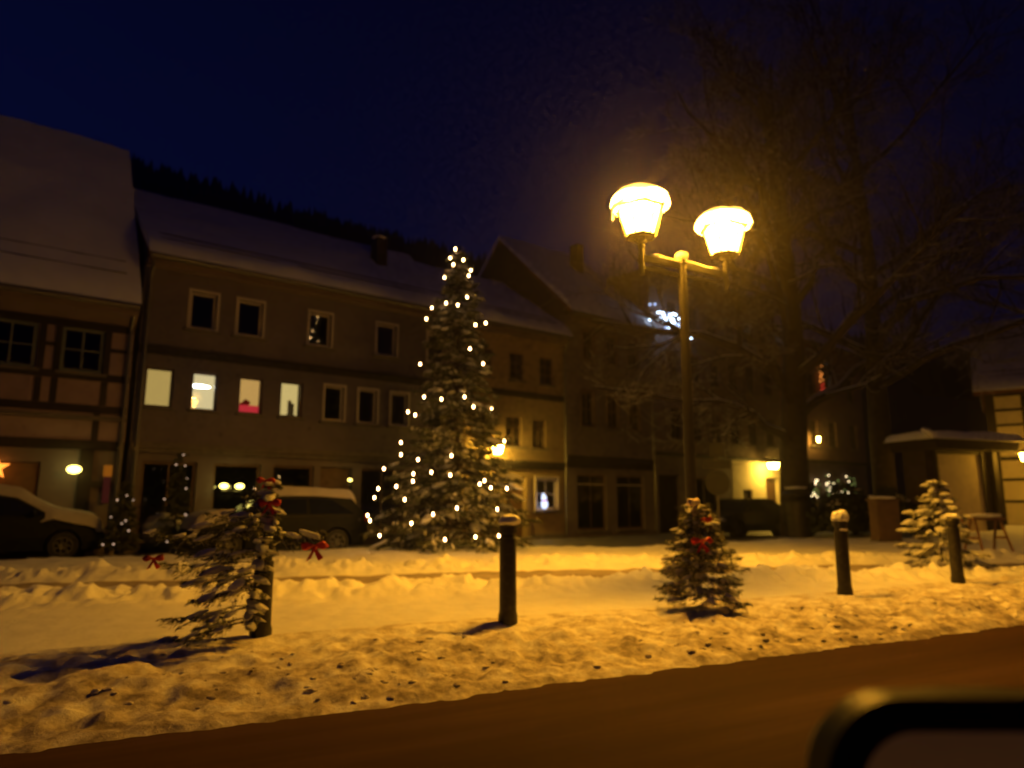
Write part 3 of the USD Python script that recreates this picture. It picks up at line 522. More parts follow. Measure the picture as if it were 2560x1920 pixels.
st = Polygon([(math.cos(a) * (0.27 if k % 2 == 0 else 0.11), math.sin(a) * (0.27 if k % 2 == 0 else 0.11)) for k, a in enumerate(np.arange(10) * PI / 5 + PI / 2)])
part(t, 'star_body', plate(st, -0.05, 0.05), 'orange_star_glow'); part(t, 'hanger', tube([(0, 0, 0.27), (0, 0, 0.6)], 0.006, 5), 'cable')
t = thing('hanging_sign', 'narrow red and orange hanging sign at the corner of the half-timbered house', 'sign', front(-13.42, 0.06, 1.25), 10)
part(t, 'board', bx(-0.07, 0.07, -0.05, 0.0, 0, 0.62), 'pink_sign'); part(t, 'top_panel', bx(-0.09, 0.09, -0.055, 0.0, 0.63, 0.90), 'orange_sign'); part(t, 'hook', tube([(0, 0.05, 0.98), (0, -0.03, 0.98), (0, -0.03, 0.9)], 0.01, 6), 'iron')
# lit snowman standing in the window of the ochre house
t = thing('window_snowman', 'small white glowing snowman in the ground floor window of the ochre house', 'snowman light', front(0.43, 0.17, 1.06), 10)
part(t, 'body', [bulb((0, 0, 0.16), (0.16, 0.07, 0.17)), bulb((-0.02, 0, 0.38), (0.12, 0.06, 0.12))], 'snowman_glow', smooth=True); part(t, 'scarf', bulb((-0.01, -0.02, 0.29), (0.13, 0.065, 0.03)), 'snowman_scarf'); part(t, 'hat', bulb((-0.05, 0, 0.49), (0.06, 0.05, 0.07)), 'snowman_glow')
# star of white leds out on the brown house
t = thing('led_star', 'cluster of cold white light strings hung on the brown house left of the lamp post', 'light decoration', front(7.45, 0.5, 9.02), 10)
for k in range(100):
    a = rng.uniform(0, 2 * PI); r = abs(rng.normal(0, 0.42)); part(t, 'bulb', blob((r * math.cos(a) * 1.35, rng.uniform(-.1, .1), r * math.sin(a) * 0.62 - 0.28 * r * math.cos(a)), 0.05, 1, k, 0), 'white_led' if k % 3 else 'blue_led')
part(t, 'bulb', blob((0.35, 0, -0.66), 0.04, 1, 1, 0), 'white_led'); part(t, 'frame', [tube([(-0.75 * math.cos(a), 0.1, -0.45 * math.sin(a)), (0.75 * math.cos(a), 0.1, 0.45 * math.sin(a))], 0.012, 5) for a in (0.3, 1.3, 2.3)] + [tube([(0, 0.1, 0), (0, 0.5, 0.05)], 0.02, 6)], 'zinc')
t = thing('window_garland', 'hanging garland of red and gold lights on the pinkish house', 'light decoration', front(20.55, 0.15, 7.0), 10)
for k in range(16): part(t, 'bulb', blob((rng.uniform(-.2, .2), 0, 1.7 - k * 0.11), 0.05, 1, k, 0), 'red_gold_glow' if k < 9 else 'red_glow')
part(t, 'cord', tube([(0, 0.02, 1.8), (0.05, 0.02, 1), (0, 0.02, -0.05)], 0.01, 5), 'cable')
def garland(label, u0, u1, z0, z1, n, out=0.14):
    t = thing('shop_garland', label, 'string lights', front(u0, out, 0), 10)
    for k in range(n): part(t, 'bulb', blob((rng.uniform(0, u1 - u0), 0, rng.uniform(z0, z1)), 0.034, 1, k, 0), 'warm_bulb' if rng.random() < 0.45 else 'green_bulb')
    part(t, 'cord', [tube([((u1 - u0) * f_, 0.02, z1 + 0.03), ((u1 - u0) * f_, 0.02, z0)], 0.006, 4) for f_ in np.linspace(0.05, 0.95, 6)], 'cable')
garland('string lights in the shop window left of the thick tree trunk', 16.9, 17.9, 1.6, 2.6, 12)
garland('bright garland of lights in the shopfront right of the thick tree trunk', 18.6, 19.6, 1.3, 2.5, 18)
garland('greenish string lights along the shopfront behind the dark shrubs', 20.2, 23.4, 1.7, 2.75, 40)

# ================================================================ double-headed street lamp
LX, LY = 7.47, 8.21; lz = float(ground_z(LX, LY))
t = thing('street_lamp', 'tall double-headed street lamp with two snow-capped glowing lanterns on the square', 'street lamp', (LX, LY, 0))
part(t, 'post', lathe([(0, lz - 0.3), (0.14, lz - 0.3), (0.14, lz + 0.55), (0.115, lz + 0.65), (0.085, lz + 0.8), (0.07, 4.0), (0.062, 4.95), (0.08, 4.96), (0.08, 5.02), (0.04, 5.06), (0, 5.08)], 20), 'lamp_iron', smooth=40)
part(t, 'crossbar', [bx(-0.85, 0.85, -0.035, 0.035, 4.88, 4.98), bx(-0.85, 0.85, -0.022, 0.022, 4.76, 4.80)], 'lamp_iron')
part(t, 'crossbar_snow', [tube([(x, 0, 4.992 + 0.012 * math.sin(x * 9)) for x in np.linspace(-0.62, 0.80, 16)], [0.012] + [0.036] * 14 + [0.012], 8), blob((0.0, 0, 5.09), (0.10, 0.10, 0.075), 2, 3, 0.15)], 'lamp_snow', smooth=True)
for s, hx_ in ((-1, -0.80), (1, 0.94)):
    st = part(t, 'stem', [tube([(hx_, 0, 4.70), (hx_, 0, 5.20)], 0.042, 12), tube([(hx_, 0, 5.08), (hx_, 0, 5.13)], 0.058, 12), tube([(hx_, 0, 5.17), (hx_, 0, 5.25)], 0.085, 12), blob((hx_, 0, 4.69), (0.045, 0.045, 0.03), 1, 1, 0)], 'lamp_iron')
    n = 6; ring = lambda r, z, ph=PI / 6: [(hx_ + r * math.cos(ph + k * PI / 3), r * math.sin(ph + k * PI / 3), z) for k in range(n)]
    lan = part(t, 'lantern', [tube([a, b], 0.014, 5) for a, b in zip(ring(0.23, 5.27), ring(0.345, 5.72))] + [lathe([(0, 5.25), (0.235, 5.25), (0.245, 5.28), (0.20, 5.29), (0, 5.285)], 6).apply_translation((hx_, 0, 0)), lathe([(0.30, 5.72), (0.40, 5.71), (0.41, 5.735), (0.31, 5.745)], 6).apply_translation((hx_, 0, 0))], 'lamp_iron')
    part(lan, 'glass', lathe([(0.205, 5.295), (0.335, 5.705)], 6).apply_translation((hx_, 0, 0)), 'lantern_pane')
    part(lan, 'lamp_bulb', lathe([(0, 5.688), (0.20, 5.690), (0.20, 5.692), (0, 5.70)], 20).apply_translation((hx_, 0, 0)), 'lantern_glow')
    part(lan, 'reflector', lathe([(0.215, 5.66), (0.225, 5.66), (0.21, 5.70), (0.0, 5.712), (0.0, 5.704), (0.205, 5.694), (0.215, 5.66)], 24).apply_translation((hx_, 0, 0)), 'lamp_iron')
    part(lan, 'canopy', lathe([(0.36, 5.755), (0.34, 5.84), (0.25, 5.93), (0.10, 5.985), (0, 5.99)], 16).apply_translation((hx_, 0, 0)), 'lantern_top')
    cp = lathe([(0.30, 5.752), (0.43, 5.742), (0.46, 5.79), (0.43, 5.89), (0.33, 5.985), (0.17, 6.045), (0, 6.06), (0, 6.035), (0.30, 5.96), (0.395, 5.85), (0.30, 5.752)], 28).apply_translation((hx_, 0, 0)); cv = cp.vertices; cp.vertices = cv + [0, 0, 1] * ((meshkit.noise(cv * 6, 4)[:, None] - 0.5) * 0.05)
    part(lan, 'snow_cap', cp, 'lamp_snow', smooth=50)
    for k in range(9 if s < 0 else 6):
        a = (PI * 0.92 + (k - 4) * 0.13) if s < 0 else (PI * 1.0 + k * 0.45); L = rng.uniform(0.10, 0.26) if s < 0 else rng.uniform(0.05, 0.13)
        part(lan, 'icicle', tube([(hx_ + 0.43 * math.cos(a), 0.43 * math.sin(a), 5.76), (hx_ + 0.43 * math.cos(a), 0.43 * math.sin(a), 5.76 - L)], [0.022, 0.003], 6), 'ice')

# ================================================================ bollards
def bollard(label, x, y, snow, h_=1.0, ring=False):
    z = float(ground_z(x, y)); t = thing('bollard', label, 'bollard', (x, y, z), 0, 'iron bollards along the snow bank')
    part(t, 'post', lathe([(0, -0.25), (0.10, -0.25), (0.10, 0.06), (0.088, 0.10), (0.086, h_ - 0.17), (0.07, h_ - 0.165), (0.07, h_ - 0.12), (0.094, h_ - 0.115), (0.094, h_ - 0.05), (0.07, h_ - 0.02), (0, h_)], 24), 'iron', smooth=35)
    part(t, 'snow_cap', blob((0.012, 0.0, h_ + 0.012), (0.115, 0.115, 0.075 * snow), 3, int(x * 10), 0.18), 'snow', smooth=True)
    if ring: part(t, 'snow_ring', tube([(0.082 * math.cos(a), 0.082 * math.sin(a), h_ - 0.152) for a in np.linspace(-2.6, 0.6, 14)], [0.006] + [0.017] * 12 + [0.006], 6), 'snow', smooth=True)
bollard('dark iron bollard standing behind the leftmost small fir', 1.20, 7.10, 0.6, 0.84)
bollard('dark iron bollard in mid picture, in front of the tall Christmas tree', 3.56, 6.70, 0.9, 1.0)
bollard('dark iron bollard with snow knob and white ring, right of the bushy fir', 8.57, 6.54, 1.3, 1.0, True)
bollard('dark iron bollard in front of the snow-laden fir near the kiosk', 11.28, 6.62, 0.5, 0.98)

# ================================================================ conifers
def quads(c, a, b):
    """kite shaped sprays: centres c, long half-axes a, short half-axes b"""
    n = len(c); v = np.stack([c - a, c + b - a * 0.1, c + a, c - b - a * 0.1], 1).reshape(-1, 3); i = np.arange(n)[:, None] * 4
    return v, np.vstack([i + [0, 1, 2], i + [0, 2, 3]])
def conifer(t, H, rad, n_whorl, per, spray, sw, seed, snow=0.6, droop=0.35, lean=(0, 0), keep=None, trunk_r=0.09, z0=0.25, snow_size=0.12, twigs=9, snow_mat='tree_snow', snow_sub=1, dust=0.0, boughs=()):
    r = np.random.default_rng(seed)
    ax = lambda z: np.array([lean[0] * (z / H) ** 1.2, lean[1] * (z / H) ** 1.2, z])
    part(t, 'trunk', tube([ax(z) for z in np.linspace(-0.15, H, 10)], np.linspace(trunk_r, trunk_r * 0.08, 10), 8), 'bark', smooth=True)
    C, A, B, wood, sn, DC, DA, DB = [], [], [], [], [], [], [], []
    for k in range(n_whorl + 1):
        f = (k + 0.5) / n_whorl; z = z0 + (H - z0) * (1 - (1 - f) ** 1.0) * 0.985
        for j in range(per if k < n_whorl else len(boughs)):
            if k < n_whorl:
                az = j / per * 2 * PI + k * 2.4 + r.uniform(-0.35, 0.35); L = rad(z, az) * r.uniform(0.72, 1.12)
                zz = z + r.uniform(-0.5, 0.5) * (H - z0) / n_whorl
            else: zz, az, L = boughs[j]; z = zz; f = z / H
            s = np.linspace(0, 1, 7); dirv = np.array([math.cos(az), math.sin(az), 0.0])
            dr = droop * (0.5 + 0.8 * (1 - z / H)); up = 0.22 * z / H + 0.05
            pts = ax(zz) + dirv * (L * s)[:, None] + np.array([0, 0, 1.0]) * (L * (up * s - dr * s ** 1.4 + 0.18 * s ** 3))[:, None]
            wood.append(tube(pts, np.linspace(max(trunk_r * 0.22, 0.006) * (1 - 0.6 * f), 0.003, 7), 4, cap=False))
            side = np.array([-dirv[1], dirv[0], 0.0]); nt = max(4, int(twigs * (0.4 + L / max(rad(z0, az), 1e-3))))
            q = r.uniform(0.12, 1.0, nt) ** 0.8; base = np.stack([np.interp(q, s, pts[:, m]) for m in range(3)], 1)
            sg = r.choice([-1, 1], nt); tl = L * 0.42 * (1.05 - q) + spray * 0.5; ang = r.uniform(0.5, 1.0, nt)
            td = dirv * np.cos(ang)[:, None] + side * (sg * np.sin(ang))[:, None] + np.stack([0 * q, 0 * q, -0.15 - r.uniform(0, 0.45, nt)], 1)
            for m_ in (0.35, 0.7, 1.0, 0.0):
                c = base + td * (tl * m_)[:, None]; c = c + r.normal(0, spray * 0.12, c.shape)
                a = td + r.normal(0, 0.35, td.shape); a = a / np.linalg.norm(a, axis=1, keepdims=True); bvec = np.cross(a, r.normal(0, 1, a.shape) + [0, 0, 1.2]); bvec /= np.linalg.norm(bvec, axis=1, keepdims=True)
                sc = r.uniform(0.6, 1.3, nt)[:, None]; C.append(c); A.append(a * spray * sc); B.append(bvec * sw * sc)
                if dust:
                    on = r.random(nt) < dust; hb = np.cross(a, [0, 0, 1.0]); hb /= np.maximum(np.linalg.norm(hb, axis=1, keepdims=True), 1e-6)
                    DC.append((c + [0, 0, spray * 0.10])[on]); DA.append((a * spray * sc * 0.85)[on]); DB.append((hb * sw * sc * 1.25)[on])
            ns = r.poisson(snow * 3.2)
            for _ in range(ns):
                qq = r.uniform(0.25, 1.0); p = np.array([np.interp(qq, s, pts[:, m]) for m in range(3)]) + side * r.normal(0, 0.22) * L * (1.1 - qq) + [0, 0, snow_size * 0.18]
                sz = snow_size * r.uniform(0.5, 1.25) * (0.55 + 0.45 * min(L / max(rad(z0, az), 1e-3), 1)); m = blob((0, 0, 0), (sz * 1.6, sz * 0.8, sz * 0.42), snow_sub, int(r.integers(9999)), 0.35)
                ca, sa = math.cos(az), math.sin(az); v = m.vertices; v = np.stack([v[:, 0] * ca - v[:, 1] * sa, v[:, 0] * sa + v[:, 1] * ca, v[:, 2] - (v[:, 0]) * dr * 0.9], 1); m.vertices = v + p; sn.append(m)
    part(t, 'branches', wood, 'bark', kind='stuff')
    v, f_ = quads(np.vstack(C), np.vstack(A), np.vstack(B)); part(t, 'crown', trimesh.Trimesh(v, f_, process=False), 'needles')
    if DC: v, f_ = quads(np.vstack(DC), np.vstack(DA), np.vstack(DB)); part(t, 'snow_dusting', trimesh.Trimesh(v, f_, process=False), snow_mat, kind='stuff')
    if sn: part(t, 'snow_load', sn, snow_mat, smooth=True, kind='stuff')

XT = np.array([7.45, 16.88]); xz = float(ground_z(XT[0], XT[1]))
prz = np.array([0.2, 0.75, 1.6, 2.6, 3.4, 4.6, 5.9, 6.9, 7.4, 7.95]); prr = np.array([2.1, 2.2, 1.9, 1.42, 1.12, 0.92, 0.74, 0.44, 0.28, 0.06])
xrad = lambda z, az: float(np.interp(z, prz, prr))
t = thing('christmas_tree', 'tall snow-dusted Christmas tree on the square in front of the ochre house', 'christmas tree', (XT[0], XT[1], xz))
conifer(t, 7.9, xrad, 34, 8, 0.11, 0.022, 5, snow=0.30, droop=0.36, trunk_r=0.12, z0=0.3, snow_size=0.13, twigs=18, dust=0.34)
# its candle lights (position on the tree: sideways as seen from the road, height), each set on the outside of the boughs
cand = [(-.10, 7.85), (-.30, 7.6), (.14, 7.52), (-.15, 7.36), (.36, 7.26), (.30, 7.05), (-.40, 7.02), (.26, 6.38), (-.75, 6.2), (-.33, 6.2), (0, 6.13), (-.95, 5.9), (.80, 5.78), (.50, 5.62), (.35, 4.95), (-1.05, 4.68), (.72, 4.6),
        (-.88, 3.72), (-.40, 3.62), (-1.5, 3.42), (.22, 3.68), (-1.12, 3.28), (.46, 3.44), (.96, 3.46), (-1.5, 2.6), (1.3, 2.62), (-1.45, 2.2), (-.96, 1.98), (-.1, 2.1), (-1.98, 1.75), (-.6, 1.52), (-1.06, 1.48), (-.12, 1.42), (-1.06, 1.22), (-1.5, 1.05), (-2.05, 1.0),
        (.74, 1.24), (.62, 1.12), (.9, 1.0), (1.32, .98), (-2.15, .68), (-1.25, .60), (.06, .32), (-.52, .12), (1.06, .28), (-2.3, .05), (-2.2, -.12), (-1.05, -.18), (-.22, -.72), (.52, -.62), (1.1, -.6), (-1.9, -.62)]
t = thing('tree_candle_lights', 'string of warm white candle lights wound over the tall Christmas tree', 'string lights', (XT[0], XT[1], xz))
fx, fy = math.sin(YAW * 0.86), math.cos(YAW * 0.86); rx, ry = fy, -fx; last = None; cord = []
for k, (u, z) in enumerate(cand):
    zz = max(z + 0.0, -0.7); zz = zz if zz > 2.4 else 2.4 - (2.4 - zz) * 0.68
    R_ = xrad(zz, 0) * 1.02; u = max(-R_ * 1.1, min(R_ * 1.1, u * 0.92)); dpt = math.sqrt(max(R_ * R_ - u * u, 0.01))
    p = np.array([u * rx - dpt * fx, u * ry - dpt * fy, zz + 0.02])
    part(t, 'candle', blob(p, (0.020, 0.020, 0.040), 1, k, 0), 'candle_glow'); cord.append(p - [0, 0, 0.05])
    part(t, 'holder', tube([p - [0, 0, 0.10], p - [0, 0, 0.05]], 0.014, 5), 'cable')
order = sorted(cord, key=lambda q: -q[2]); part(t, 'cord', [tube([a, (a + b) / 2 * [0.93, 0.93, 1] - [0, 0, 0.05], b], 0.006, 3, cap=False) for a, b in zip(order[:-1], order[1:])], 'cable')

def bow(label, p, s, az, mat='red_cloth'):
    t = thing('ribbon_bow', label, 'bow', p, math.degrees(az), 'ribbon bows tied to the small firs')
    for sg in (-1, 1):
        lp = blob((0, 0, 0), (s * 0.52, s * 0.24, s * 0.36), 2, int(s * 100) + sg, 0.3); v = lp.vertices; v[:, 2] *= 0.35 + 0.65 * np.clip((v[:, 0] * sg / s + 0.5) / 0.8, 0, 1); v[:, 1] *= 0.6 + 0.4 * np.clip((v[:, 0] * sg / s + 0.5) / 0.8, 0, 1); lp.vertices = v + [sg * s * 0.5, 0, s * 0.14]
        part(t, 'loop', lp, mat, smooth=True)
        tq = np.array([(0, 0, 0), (sg * s * 0.22, -0.05 * s, -0.4 * s), (sg * s * 0.5, -0.12 * s, -0.85 * s)]); tw = np.array([[s * 0.10, 0, 0.03 * s], [s * 0.16, 0, 0.06 * s], [s * 0.2, 0, 0.1 * s]])
        v = np.vstack([tq - tw, tq + tw]); part(t, 'tail', trimesh.Trimesh(v, np.array([(0, 1, 4), (0, 4, 3), (1, 2, 5), (1, 5, 4)]), process=False), mat)
    part(t, 'knot', blob((0, -0.05 * s, 0.02 * s), (s * 0.17, s * 0.15, s * 0.17), 2, 3, 0.2), mat, smooth=True)

# leftmost fir: thin, lopsided, boughs mostly to the left
tx, ty = 1.02, 6.72; tz = float(ground_z(tx, ty))
t = thing('small_fir', 'sparse lopsided little fir with red bows, leaning on the leftmost bollard', 'fir tree', (tx, ty, tz))
lr = lambda z, az: float(np.interp(z, [0.1, 0.4, 0.62, 0.8, 1.0, 1.2, 1.4], [0.62, 0.70, 0.92, 0.72, 0.50, 0.28, 0.10])) * (0.10 + 0.20 * min(1.0, max(0.0, (z - 0.75) * 4)) + 0.80 * max(0.0, math.cos(az - PI * 0.85)) ** 0.6)
conifer(t, 1.40, lr, 10, 6, 0.034, 0.005, 21, snow=0.9, droop=0.40, lean=(0.17, 0.03), trunk_r=0.022, z0=0.14, snow_size=0.05, twigs=30, snow_sub=2, dust=0.30, boughs=((0.90, PI * 0.84, 1.02), (0.70, PI * 0.80, 0.92), (0.34, PI * 0.83, 0.80), (0.92, -0.13 * PI, 0.52), (1.06, PI * 0.83, 0.58), (0.20, PI * 0.88, 0.72)))
bow('red bow at the tip of a long low bough, left side of the lopsided fir', (0.27, 7.16, 0.74), 0.09, 0.4)
bow('dark red bow at the very top of the lopsided fir', (1.10, 6.66, 1.42), 0.08, 0.2)
bow('orange-lit red bow just under the top of the lopsided fir', (1.13, 6.62, 1.22), 0.10, -0.3)
bow('red bow on the right-hand bough of the lopsided fir', (1.52, 6.52, 0.84), 0.12, 0.25)
# second small fir: dense cone
tx, ty = 5.98, 6.45; tz = float(ground_z(tx, ty))
t = thing('small_fir', 'bushy little fir with red and cream bows, left of the ringed bollard', 'fir tree', (tx, ty, tz))
conifer(t, 1.14, lambda z, az: 0.08 + 0.50 * np.clip((1.2 - z) / 1.0, 0, 1) ** 0.9, 15, 8, 0.034, 0.0055, 33, snow=0.7, droop=0.28, lean=(-0.05, 0.0), trunk_r=0.025, z0=0.10, snow_size=0.042, twigs=26, snow_sub=2, dust=0.36)
bow('cream bow dusted with snow on the tip of the bushy fir', (5.83, 6.38, 1.22), 0.17, 0.5, 'cream_cloth')
bow('red bow under the top of the bushy fir', (5.98, 6.33, 1.03), 0.11, 0.2)
bow('red bow on the left side of the bushy fir, halfway up', (5.75, 6.18, 0.80), 0.13, -0.2)
# third small fir: laden with snow
tx, ty = 12.85, 7.78; tz = float(ground_z(tx, ty))
t = thing('small_fir', 'snow-laden little fir behind the rightmost bollard', 'fir tree', (tx, ty, tz))
conifer(t, 1.68, lambda z, az: 0.12 + 0.70 * np.clip((1.75 - z) / 1.5, 0, 1), 11, 6, 0.045, 0.008, 44, snow=1.5, droop=0.36, trunk_r=0.03, z0=0.12, snow_size=0.075, twigs=20, snow_sub=2, dust=0.5)
bow('little red bow on the right-hand side of the snow-laden fir', (13.0, 7.45, 0.95), 0.06, 0.3)
# thin unlit-looking trees with tiny lights in front of the houses at the left
def lit_tree(label, label2, p, H, R_, n, seed, glow='tiny_glow'):
    t = thing('potted_fir', label, 'fir tree', p); conifer(t, H, lambda z, az: 0.05 + R_ * np.clip((H - z) / H, 0, 1), 12, 6, 0.09, 0.014, seed, snow=0.0, droop=0.3, trunk_r=0.03, z0=0.25, twigs=8)
    t = thing('tiny_lights', label2, 'string lights', p); r = np.random.default_rng(seed); pr = []
    for k in range(n):
        z = H * r.uniform(0.12, 0.98); a = r.uniform(PI * 0.9, PI * 2.0); q = (0.05 + R_ * (H - z) / H) * 1.0; c = np.array([q * math.cos(a), q * math.sin(a), z]); part(t, 'bulb', blob(c, 0.022, 1, k, 0), glow); pr.append(c)
    pr = sorted(pr, key=lambda q: q[2]); part(t, 'cord', [tube([a, b], 0.005, 3, cap=False) for a, b in zip(pr[:-1], pr[1:])], 'cable')
q = front(-13.2, 1.3); lit_tree('dark slim fir standing at the corner between the two leftmost houses', 'tiny pinkish lights on the dark fir at the house corner', (q[0], q[1], 0), 1.75, 0.45, 9, 3)
q = front(-12.0, 0.9); lit_tree('thin fir with specks of light against the long plastered house', 'sparse specks of light on the thin fir by the plastered house', (q[0], q[1], 0), 2.5, 0.5, 12, 9)

# ================================================================ bare street trees with snow on the boughs
def bare_tree(t, H, r0, seed, fork, limbs=11, extra=(), spread=0.85):
    r = np.random.default_rng(seed); twig, snow = [], []
    def path(p, d, L, n=6, bend=0.16, lift=0.05):
        pts = [np.array(p, float)]; d = np.array(d, float)
        for _ in range(n):
            d = d + r.normal(0, bend, 3) + [0, 0, lift]; d /= np.linalg.norm(d); pts.append(pts[-1] + d * L / n)
        return np.array(pts)
    def lay(pts, rad):
        d = np.diff(pts, axis=0); flat = np.abs(d[:, 2]) / np.linalg.norm(d, axis=1)
        if flat.mean() < 0.8: snow.append(tube(pts + np.array([0, 0, 1]) * (rad * 0.8)[:, None], np.maximum(rad * 0.6, 0.005), 4, cap=False))
    trunk = np.array([(0.12 * math.sin(z * 0.5 + seed), 0.1 * math.cos(z * 0.4), z) for z in np.linspace(-0.3, H * 0.8, 12)])
    tr = r0 * np.array([1.3, 1.05] + list(np.linspace(1.0, 0.12, 10))); part(t, 'trunk', tube(trunk, tr, 12), 'bark', smooth=True)
    def branch(p, d, L, rad, lev):
        pts = path(p, d, L, 6 if lev < 3 else 4); rr = np.linspace(rad, rad * 0.35, len(pts))
        m = tube(pts, rr, 6 if lev == 1 else (4 if lev == 2 else 3), cap=False); lay(pts, rr)
        if lev == 1: part(t, 'limb', m, 'bark')
        else: twig.append(m)
        if lev >= 4: return
        kids(pts, rr, L, lev)
    def kids(pts, rr, L, lev):
        for k in range((10, 9, 7)[lev - 1]):
            s = r.uniform(0.18, 1.0); i = min(int(s * (len(pts) - 1)), len(pts) - 2); f_ = s * (len(pts) - 1) - i; p = pts[i] * (1 - f_) + pts[i + 1] * f_
            d = pts[i + 1] - pts[i]; d = d / np.linalg.norm(d); o = r.normal(0, 1, 3); o -= d * (o @ d); o /= np.linalg.norm(o); nd = d * 0.62 + o * 0.75 + [0, 0, 0.12]
            branch(p, nd / np.linalg.norm(nd), L * r.uniform(0.32, 0.55), max(rr[i] * 0.5, 0.010), lev + 1)
    for k in range(limbs):
        z = fork + (H * 0.78 - fork) * (k / limbs) ** 1.1; az = k * 2.4 + r.uniform(-0.4, 0.4); el = r.uniform(0.25, 0.75) + 0.5 * k / limbs
        p = np.array([np.interp(z, trunk[:, 2], trunk[:, m]) for m in range(3)]); d = np.array([math.cos(az) * math.cos(el), math.sin(az) * math.cos(el), math.sin(el)])
        branch(p, d, H * 0.42 * spread * (1 - 0.45 * k / limbs) * r.uniform(0.85, 1.15), r0 * (0.42 - 0.25 * k / limbs), 1)
    for pts, rad in extra:
        pts = np.array(pts, float); s = np.linspace(0, 1, 10); u = np.linspace(0, 1, len(pts)); pts = np.stack([np.interp(s, u, pts[:, m]) for m in range(3)], 1); pts[1:-1] += r.normal(0, 0.06, (8, 3)); rr = np.linspace(rad, rad * 0.25, 10)
        part(t, 'limb', tube(pts, rr, 7, cap=False), 'bark'); lay(pts, rr); kids(pts, rr, np.linalg.norm(pts[-1] - pts[0]) * 0.6, 1)
    part(t, 'twigs', twig, 'bark', kind='stuff'); part(t, 'bough_snow', snow, 'tree_snow')
bx0, by0 = 21.25, 17.8
t = thing('street_tree', 'bare tree with thick dark trunk and snow-lined boughs right of the lamp post', 'tree', (bx0, by0, 0.1))
bare_tree(t, 23.0, 0.48, 4, 4.2, 15, extra=[([(0, 0, 3.0), (-1.9, -0.2, 4.0), (-3.6, -0.3, 4.5), (-5.4, 0.0, 4.5), (-8.6, 0.2, 4.7)], 0.17), ([(0, 0, 4.5), (-2.2, -1.0, 6.2), (-4.8, -1.6, 6.9)], 0.13), ([(0, 0, 7.5), (-2.5, -1.5, 10.0), (-4.6, -2.4, 11.2)], 0.12)])
t = thing('street_tree', 'taller bare tree with a straight trunk between the first tree and the kiosk', 'tree', (25.9, 17.6, 0.3))
bare_tree(t, 25.0, 0.40, 8, 6.0, 15, extra=[([(0, 0, 7.0), (-1.6, -2.4, 8.2), (-2.6, -5.6, 8.0), (-3.2, -8.6, 7.2)], 0.16), ([(0, 0, 5.5), (-1.5, -3.0, 6.0), (-2.2, -6.0, 6.4), (-2.6, -8.5, 6.6), (-3.0, -10.5, 6.4)], 0.15)])
t = thing('street_tree', 'bare tree crown reaching in over the kiosk from the right edge', 'tree', (33.5, 10.5, 0.4))
bare_tree(t, 21.0, 0.36, 15, 4.5, 13)

# dark evergreen shrubs behind the cabinet
def shrub(label, p, r_, seed, n=1500):
    t = thing('shrub', label, 'shrub', p); r = np.random.default_rng(seed); d = r.normal(0, 1, (n, 3)); d /= np.linalg.norm(d, axis=1, keepdims=True); d[:, 2] = np.abs(d[:, 2])
    rr = r.uniform(0.35, 1.0, n)[:, None] ** 0.5 * (0.75 + 0.5 * meshkit.noise(d * 2.2 + seed, seed))[:, None]; c = d * rr * np.array(r_) + [0, 0, 0.1]; a = r.normal(0, 1, (n, 3)); a /= np.linalg.norm(a, axis=1, keepdims=True); b = np.cross(a, d); b /= np.maximum(np.linalg.norm(b, axis=1, keepdims=True), 1e-6)
    v, f_ = quads(c, a * 0.10, b * 0.05); part(t, 'foliage', trimesh.Trimesh(v, f_, process=False), 'dark_leaves')
    part(t, 'stem', [tube([(0, 0, -0.2), (0.3 * math.cos(k), 0.3 * math.sin(k), r_[2] * 0.4), (0.8 * r_[0] * math.cos(k), 0.7 * r_[1] * math.sin(k), r_[2] * 0.8)], [0.03, 0.02, 0.008], 5) for k in (0, 1.3, 2.5, 4.0, 5.2)], 'bark')
    sn = [blob((x * r_[0], y * r_[1], r_[2] * math.sqrt(max(0.1, 1 - x * x - y * y)) * 0.96), (0.13, 0.11, 0.04), 1, k, 0.3) for k, (x, y) in enumerate(r.uniform(-0.6, 0.6, (7, 2)))]; part(t, 'snow_patch', sn, 'tree_snow', smooth=True)
shrub('dark round shrub beside the thick tree trunk', (20.7, 15.9, 0.25), (1.0, 0.9, 1.15), 2)
shrub('larger dark shrub left of the brown cabinet', (22.0, 16.2, 0.3), (1.2, 1.0, 1.5), 5)
shrub('dark shrub tucked behind the brown cabinet', (22.0, 14.8, 0.3), (0.9, 0.8, 1.3), 7)

